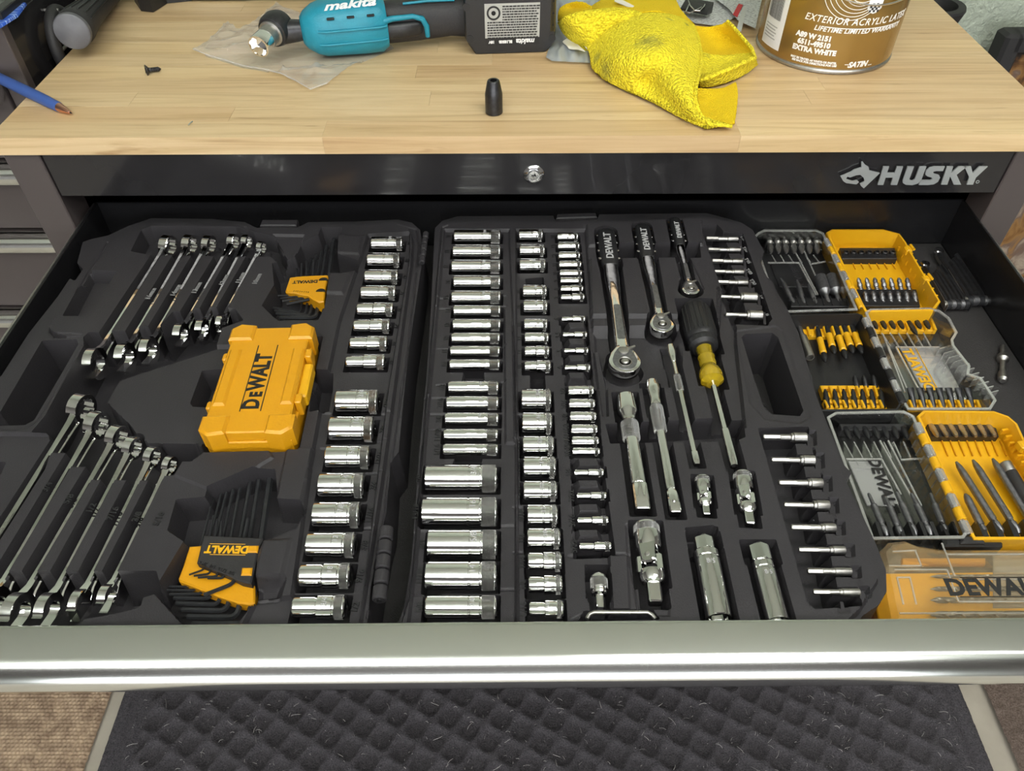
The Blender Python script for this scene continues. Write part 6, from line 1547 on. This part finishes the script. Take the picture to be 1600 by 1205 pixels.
# pen
p0, p1 = W(112, 177, .0042), W(-22, 112, .0062)
d = p1 - p0; Lp = d.length; pen = thing('pen', 'blue ballpoint pen with copper tip poking over the worktop edge', 'pen', p0)
pen.rotation_euler = d.to_track_quat('X', 'Z').to_euler()
m = MB(); m.lathe([(.0235, .0050), (.025, .0056), (.05, .0064), (.08, .0066), (Lp - .01, .0062), (Lp, .0055)], 24); m.build('barrel', M['bluepen'], pen, 40)
m = MB(); m.lathe([(.0025, .0014), (.003, .0018), (.012, .0034), (.0235, .0051)], 24); m.build('tip', M['copper'], pen, 40)
m = MB(); m.lathe([(0, .0005), (.0026, .0011)], 12); m.build('point', M['ink'], pen, 40)
q = W(297, 193, .0012); m = MB(); m.tube([(-.0008, -.0045, 0), (.0005, 0, .0008), (.0012, .0045, 0)], .0006, 6); tag(m.build('wire_snip', M['lockchrome'], None, 30, q), 'tiny snippet of silver wire near the front edge of the worktop', 'wire')

# ---- tapered black tool with grey end cap, lying over the far corner
p0 = W(113, 49, .036); p1 = W(176, -20, .021); d = p1 - p0
ht = thing('flashlight', 'black ribbed flashlight with grey end cap at the corner by the chest', 'flashlight', p0); ht.rotation_euler = d.to_track_quat('X', 'Z').to_euler()
m = MB(); m.lathe([(.003, .0195), (.006, .0215), (.02, .0215), (.06, .018), (.12, .0165), (d.length, .016)], 32); m.build('barrel', M['rubber'], ht, 40)
m = MB(); m.lathe([(.004, .0210), (.001, .0215), (-.002, .0205), (-.0032, .0185), (-.0036, .0001)], 36); m.build('end_cap', plain('grey_cap', (.115, .115, .125), .4, var=.15, vscale=60), ht, 30)
for k in range(7):
    a_ = PI * (.15 + k * .12); m = MB(); m.tube([(.02, .0216 * math.cos(a_), .0216 * math.sin(a_)), (.06, .0184 * math.cos(a_), .0184 * math.sin(a_)), (.16, .0166 * math.cos(a_), .0166 * math.sin(a_))], .0012, 6); m.build('grip_rib', M['blackpl'], ht, 30)
p = W(95, 82, .0); q = W(104, 71, .004)
m = MB(); m.tube([(W(118, 62, .006).x, W(118, 62, .006).y, TZ + .003), tuple(q), tuple(W(94, 82, .004))], .0022, 8); m.build('lanyard_pin', M['satin'], ht, 30).matrix_parent_inverse = ht.matrix_basis.inverted()
# ring seen between chest and worktop
q = PY(88, 88, .93); m = MB(); 
pts = [(.0, .034 * math.cos(t), .040 * math.sin(t)) for t in np.linspace(0, 2 * PI, 33)]
m.tube(pts, .0075, 10); tag(m.build('rubber_ring', M['rubber'], None, 40, (NR + .010, 1.0, CAMZ - .405), (0, 0, .1)), 'black rubber ring hanging between chest and worktop', 'ring')
m = MB(); m.tube([(NR - .002, 1.0, CAMZ - .363), (NR + .018, 1.0, CAMZ - .363)], .002, 8); tag(m.build('hook', M['satin']), 'small hook on the chest side carrying the black ring', 'hook')

# ---- black case along the back of the worktop
cs = thing('equipment_case', 'black case with chamfered foot and pale label at the back of worktop', 'case', (0, 0, 0))
y0 = W(600, 3).y + .003; x0 = W(262, 3).x; x1 = W(880, 3).x
m = MB(); m.box(((x0 + x1) / 2, y0 + .03, TZ + .045), (x1 - x0, .06, .074), ch=.003); m.build('case_body', M['blackpl'], cs)
m = MB(); m.box(((x0 + x1) / 2 + .04, y0 - .0015, TZ + .0125), (x1 - x0 - .09, .003, .008), ch=.0006); m.build('grey_strip', plain('strip_grey', (.20, .20, .20), .4), cs)
f0 = [W(206, -12), W(211, 4), W(221, 18), W(240, 20), (W(262, 6)), W(300, 2), W(300, -12)]
m = MB(); m.prism([(v.x, v.y) for v in f0], TZ + .0006, TZ + .07, ch=.004); m.build('foot', M['blackpl'], cs)
m = MB(); a_, c2 = W(218, 9), W(240, 9); m.box(((a_.x + c2.x) / 2, a_.y - .004, TZ + .030), (.020, .003, .05), Matrix.Identity(4), ch=.001); m.build('foot_panel', plain('foot_grey', (.10, .095, .09), .5), cs)
a_, c2 = W(301, 3), W(386, 3); m = MB(); m.box(((a_.x + c2.x) / 2, y0 - .0012, TZ + .0085), (c2.x - a_.x, .0024, .008), ch=.0006); m.build('pale_label', M['paper'], cs)

# ================================================================ TOWEL
def catmull(P_, n):
    """Catmull-Rom through a grid of control points"""
    def axis0(G):
        G = np.asarray(G, float); k = len(G)
        E = np.concatenate([[2 * G[0] - G[1]], G, [2 * G[-1] - G[-2]]]); out = []
        for i in range(k - 1):
            p0, p1, p2, p3 = E[i], E[i + 1], E[i + 2], E[i + 3]
            for j in range(n):
                t = j / n
                out.append(.5 * (2 * p1 + (p2 - p0) * t + (2 * p0 - 5 * p1 + 4 * p2 - p3) * t * t + (3 * p1 - p0 - 3 * p2 + p3) * t ** 3))
        out.append(G[-1]); return np.array(out)
    A_ = axis0(P_); return np.swapaxes(axis0(np.swapaxes(A_, 0, 1)), 0, 1)
def mk_towel(name, col, bs, bd):
    mt, nt, b = new_mat(name)
    geo = N(nt, 'ShaderNodeNewGeometry')
    base = N(nt, 'ShaderNodeRGB'); base.outputs[0].default_value = (*col, 1)
    n1 = N(nt, 'ShaderNodeTexNoise'); n1.inputs['Scale'].default_value = 230; n1.inputs['Detail'].default_value = 4; nt.links.new(geo.outputs['Position'], n1.inputs[0])
    last = base.outputs[0]
    # oily stains
    for (sx, sy, sh, r_) in ((1014, 72, .048, .020), (941, 110, .016, .018), (1046, 33, .048, .006), (1073, 37, .04, .005), (936, 92, .016, .010), (1108, 80, .025, .008)):
        c_ = W(sx, sy, sh); ds = N(nt, 'ShaderNodeVectorMath', operation='DISTANCE'); nt.links.new(geo.outputs['Position'], ds.inputs[0]); ds.inputs[1].default_value = c_
        dv = N(nt, 'ShaderNodeMath', operation='DIVIDE'); nt.links.new(ds.outputs['Value'], dv.inputs[0]); dv.inputs[1].default_value = r_
        nn = N(nt, 'ShaderNodeTexNoise'); nn.inputs['Scale'].default_value = 160; nn.inputs['Detail'].default_value = 3; nt.links.new(geo.outputs['Position'], nn.inputs[0])
        ad = N(nt, 'ShaderNodeMath', operation='ADD'); nt.links.new(dv.outputs[0], ad.inputs[0]); nt.links.new(nn.outputs[0], ad.inputs[1])
        rp = ramp(nt, ad.outputs[0], [(.45, (.62, .62, .62)), (1.0, (.0, .0, .0))]); rp.color_ramp.elements[1].position = 1.0
        sc2 = N(nt, 'ShaderNodeMath', operation='MULTIPLY'); nt.links.new(ad.outputs[0], sc2.inputs[0]); sc2.inputs[1].default_value = .66; nt.links.new(sc2.outputs[0], rp.inputs[0])
        mx = N(nt, 'ShaderNodeMix', data_type='RGBA'); nt.links.new(rp.outputs[0], mx.inputs[0]); nt.links.new(last, mx.inputs[6]); mx.inputs[7].default_value = (.14, .15, .055, 1); last = mx.outputs[2]
    nt.links.new(last, b.inputs['Base Color']); b.inputs['Roughness'].default_value = .9; b.inputs['Specular IOR Level'].default_value = .15
    b.inputs['Sheen Weight'].default_value = .08; b.inputs['Sheen Tint'].default_value = (1, .9, .3, 1)
    vo = N(nt, 'ShaderNodeTexVoronoi'); vo.inputs['Scale'].default_value = bs; nt.links.new(geo.outputs['Position'], vo.inputs['Vector'])
    sb = N(nt, 'ShaderNodeMath', operation='SUBTRACT'); hm = N(nt, 'ShaderNodeMath', operation='MULTIPLY'); nt.links.new(n1.outputs[0], hm.inputs[0]); hm.inputs[1].default_value = .05; nt.links.new(hm.outputs[0], sb.inputs[0]); nt.links.new(vo.outputs[0], sb.inputs[1]); bump(nt, b, sb.outputs[0], bd * 2.4)
    return mt
M['towel'] = mk_towel('yellow_terry', (.90, .74, .035), 340, .0013)
M['towelin'] = mk_towel('yellow_terry_inner', (.90, .62, .012), 700, .0006)  # more orange, finer terry on the inner, back and curled patches
def patch(ctrl, n=20, fuzz=.00014):
    G = [[tuple(W(800 + x / 4, y / 4, h / 1000)) for x, y, h in row_] for row_ in ctrl]
    S = catmull(G, n); S[..., 2] = np.maximum(S[..., 2], TZ + .0040)
    S = S + rng.normal(0, fuzz, S.shape); return S
def patches_mesh(name, lst, mt, parent=None, fuzz=.00014, thick=.0032, n=20):
    co, fs = [], []
    for c_ in lst:
        S = patch(c_, n, fuzz); o_ = sum(len(x) for x in co); r_, k_ = S.shape[:2]; co.append(S.reshape(-1, 3)); idx = np.arange(r_ * k_).reshape(r_, k_) + o_
        fs.append(np.stack([idx[:-1, :-1], idx[:-1, 1:], idx[1:, 1:], idx[1:, :-1]], -1).reshape(-1, 4))
    o = np_mesh(name, np.concatenate(co), np.concatenate(fs), mt, parent)
    md = o.modifiers.new('thickness', 'SOLIDIFY'); md.thickness = thick; md.offset = 0
    return o
main = [[(470, 300, 14), (620, 170, 38), (800, 95, 50), (930, 88, 50), (1040, 110, 42), (1140, 165, 30)],
        [(490, 350, 12), (640, 250, 38), (820, 200, 52), (960, 200, 52), (1080, 220, 42), (1175, 290, 28)],
        [(508, 430, 5), (670, 370, 34), (840, 330, 48), (960, 320, 49), (1080, 330, 38), (1178, 390, 27)],
        [(590, 515, 1), (720, 480, 20), (830, 430, 34), (940, 400, 40), (1060, 430, 36), (1165, 450, 28)],
        [(745, 590, 1), (800, 565, 8), (850, 500, 16), (950, 480, 30), (1060, 500, 34), (1150, 540, 28)],
        [(880, 650, 1), (910, 640, 5), (960, 610, 12), (1020, 590, 24), (1090, 610, 27), (1145, 630, 22)],
        [(1050, 738, 1), (1070, 732, 5), (1100, 725, 9), (1130, 722, 13), (1160, 722, 14), (1182, 725, 10)],
        [(1195, 808, 1), (1215, 803, 3), (1245, 797, 4), (1285, 790, 5), (1325, 787, 5), (1370, 788, 5)]]
lobe = [[(486, 330, 3), (520, 290, 16), (590, 210, 30), (680, 150, 42), (830, 98, 50)],
        [(400, 275, 8), (450, 230, 26), (540, 150, 42), (640, 105, 50), (800, 80, 52)],
        [(325, 205, 16), (380, 160, 38), (470, 105, 50), (580, 80, 54), (720, 62, 54)],
        [(292, 140, 24), (325, 105, 44), (400, 82, 52), (500, 68, 54), (640, 52, 54)]]
wing = [[(1150, 250, 24), (1200, 330, 20), (1290, 350, 16), (1400, 345, 14), (1490, 310, 18)],
        [(1165, 350, 20), (1220, 410, 14), (1300, 410, 13), (1400, 385, 15), (1500, 335, 20)],
        [(1172, 440, 15), (1225, 460, 14), (1300, 440, 16), (1400, 405, 19), (1515, 350, 23)],
        [(1172, 500, 12), (1225, 485, 16), (1300, 455, 19), (1405, 412, 21), (1520, 362, 23)],
        [(1176, 540, 3), (1230, 540, 3), (1320, 520, 3), (1430, 478, 3), (1532, 400, 5)]]
hem = [[(1310, 150, 30), (1345, 122, 34), (1375, 132, 33), (1395, 170, 28)], [(1320, 165, 28), (1370, 170, 30), (1440, 240, 26), (1500, 310, 22)], [(1345, 180, 24), (1400, 215, 26), (1460, 270, 24), (1520, 350, 20)]]
tw = patches_mesh('towel', [main, lobe, wing], M['towel'])
tag(tw, 'crumpled yellow microfibre towel with dark oil stains on the worktop', 'towel')
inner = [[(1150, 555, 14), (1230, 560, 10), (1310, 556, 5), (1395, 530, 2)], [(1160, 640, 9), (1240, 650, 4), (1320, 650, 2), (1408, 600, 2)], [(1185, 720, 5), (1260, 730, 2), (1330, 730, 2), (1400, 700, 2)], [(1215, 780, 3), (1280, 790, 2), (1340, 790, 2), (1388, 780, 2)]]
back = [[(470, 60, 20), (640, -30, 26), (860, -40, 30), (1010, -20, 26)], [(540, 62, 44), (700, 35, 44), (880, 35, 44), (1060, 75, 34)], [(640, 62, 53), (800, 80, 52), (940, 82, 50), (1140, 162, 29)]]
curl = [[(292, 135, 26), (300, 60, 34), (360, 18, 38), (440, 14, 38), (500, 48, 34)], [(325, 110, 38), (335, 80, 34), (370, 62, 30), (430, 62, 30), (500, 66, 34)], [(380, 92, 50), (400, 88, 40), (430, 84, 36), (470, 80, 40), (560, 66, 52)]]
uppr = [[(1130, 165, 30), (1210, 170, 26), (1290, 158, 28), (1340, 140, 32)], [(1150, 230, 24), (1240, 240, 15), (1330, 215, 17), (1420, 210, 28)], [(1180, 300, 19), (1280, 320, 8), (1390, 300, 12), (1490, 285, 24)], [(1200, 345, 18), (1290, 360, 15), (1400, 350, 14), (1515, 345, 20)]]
patches_mesh('inner_folds', [inner, back, curl, uppr], M['towelin'], tw, .0001)
seam = [(1130, 160, 31), (1165, 240, 29), (1180, 320, 28), (1180, 400, 28), (1168, 470, 29), (1150, 545, 29), (1146, 620, 23), (1165, 690, 14), (1200, 750, 9), (1240, 778, 6), (1310, 782, 6), (1375, 790, 5)]
m = MB(); m.tube([W(800 + x / 4, y / 4, (h + 1.5) / 1000) for x, y, h in seam], .0021, 8); m.build('hem', M['towel'], tw, 60)
seam = [(1176, 502, 13), (1230, 487, 17), (1300, 457, 20), (1405, 414, 22), (1520, 362, 24), (1500, 305, 24), (1440, 235, 28), (1380, 165, 31), (1345, 132, 34)]
m = MB(); m.tube([W(800 + x / 4, y / 4, (h + 1.5) / 1000) for x, y, h in seam], .0022, 8); m.build('hem', M['towel'], tw, 60)
q = [W(800 + x / 4, y / 4, .047) for x, y in ((638, 20), (655, -5), (762, 50), (745, 66))]
m = MB(); m.prism([(v.x, v.y) for v in q], TZ + .049, TZ + .0496); m.build('care_tag', plain('care_tag_white', (.75, .70, .62), .7), tw, 0)

# ================================================================ BEYOND THE WORKTOP
def mk_picture():
    mt, nt, b = new_mat('rocky_picture'); n = noise(nt, 14, 6, 'World', (1, 1, .6)); n.inputs['Distortion'].default_value = 1.2
    n.inputs['Scale'].default_value = 22; r = ramp(nt, n.outputs[0], [(.34, (.02, .012, .01)), (.43, (.16, .07, .02)), (.50, (.28, .15, .05)), (.56, (.14, .09, .07)), (.64, (.36, .29, .22)), (.72, (.10, .06, .05))]); nt.links.new(r.outputs[0], b.inputs[0]); b.inputs['Roughness'].default_value = .35
    return mt
FYp = 1.36; A_ = PY(1582, 56, FYp); 
fr = thing('framed_picture', 'tall black-framed brown picture leaning on the sage wall', 'picture', (A_.x, FYp, 0))
m = MB(); m.box((.30, .012, A_.z / 2 + .01), (.56, .02, A_.z - .04), ch=.002); m.build('picture_panel', mk_picture(), fr)
for nm, c_, d_ in (('frame', (.012, 0, A_.z / 2), (.035, .045, A_.z)), ('frame', (.30, 0, A_.z - .018), (.58, .045, .036)), ('frame', (.59, 0, A_.z / 2), (.035, .045, A_.z)), ('frame', (.30, 0, .035), (.58, .045, .07))):
    m = MB(); m.box(c_, d_, ch=.006); m.build('frame', M['rubber'], fr)
fr.rotation_euler = (-.03, 0, 0)
tz = PY(1476, 6, 1.33)
m = MB(); m.lathe([(0, .034), (tz.z - .06, .036), (tz.z - .03, .040), (tz.z - .004, .0475), (tz.z, .046), (tz.z, .034), (tz.z - .03, .026), (tz.z - .12, .024), (tz.z - .12, .0001)], 32, axis='Z'); tag(m.build('floor_tube', M['rubber'], None, 35, (tz.x - .013, 1.33, 0)), 'black upright tube with thick rim behind the worktop corner', 'tube')
# ---- build the trays once every tool has pressed its pocket
lt = LT.build('wrench_tray', tcase); rt = RT.build('socket_tray', tcase)
# hinges: knuckles on a pin
for (xa, ya, xb, yb, n) in ((666, 366, 659, 414, 5), (605, 826, 593, 942, 5)):
    a = P(xa, ya, TD); b2 = P(xb, yb, TD)
    d = (b2 - a); L = d.length; d.normalize(); ang = math.atan2(d.y, d.x)
    hg = MB(); hg.lathe([(0, .0022), (L, .0022)], 12, axis='X')
    ho = hg.build('hinge', M['blackpl'], tcase, 30, (a.x, a.y, FZ + T + .002), (0, 0, ang))
    r_ = .0034 if ya < 500 else .0058
    for k in range(n):
        k0 = L * k / n + L * .012; k1 = L * (k + 1) / n - L * .012
        q = MB(); q.lathe([(k0, r_ * .8), (k0 + .001, r_), (k1 - .001, r_), (k1, r_ * .8)], 16); q.build('knuckle', M['tray'], ho, 30)
# bail wire at the front edge and the latch at the back
pts = [P(x, y, TD - .001) for x, y in ((917, 967), (921, 960), (928, 957), (1012, 957), (1019, 961), (1024, 967))]
m = MB(); m.tube([(p.x, p.y, FZ + T + .001) for p in pts], .0016, 10); m.build('wire_bail', M['satin'], tcase)
def latch(pxs, name='latch'):
    q = w2(pxs, .528); m = MB(); m.prism([tuple(p) for p in q], FZ + T - .014, FZ + T - .002, ch=.0012); m.build(name, M['tray'], tcase)
latch([(871, 335), (931, 333), (933, 340), (869, 342)]); latch([(410, 344), (466, 344), (463, 353), (406, 353)])
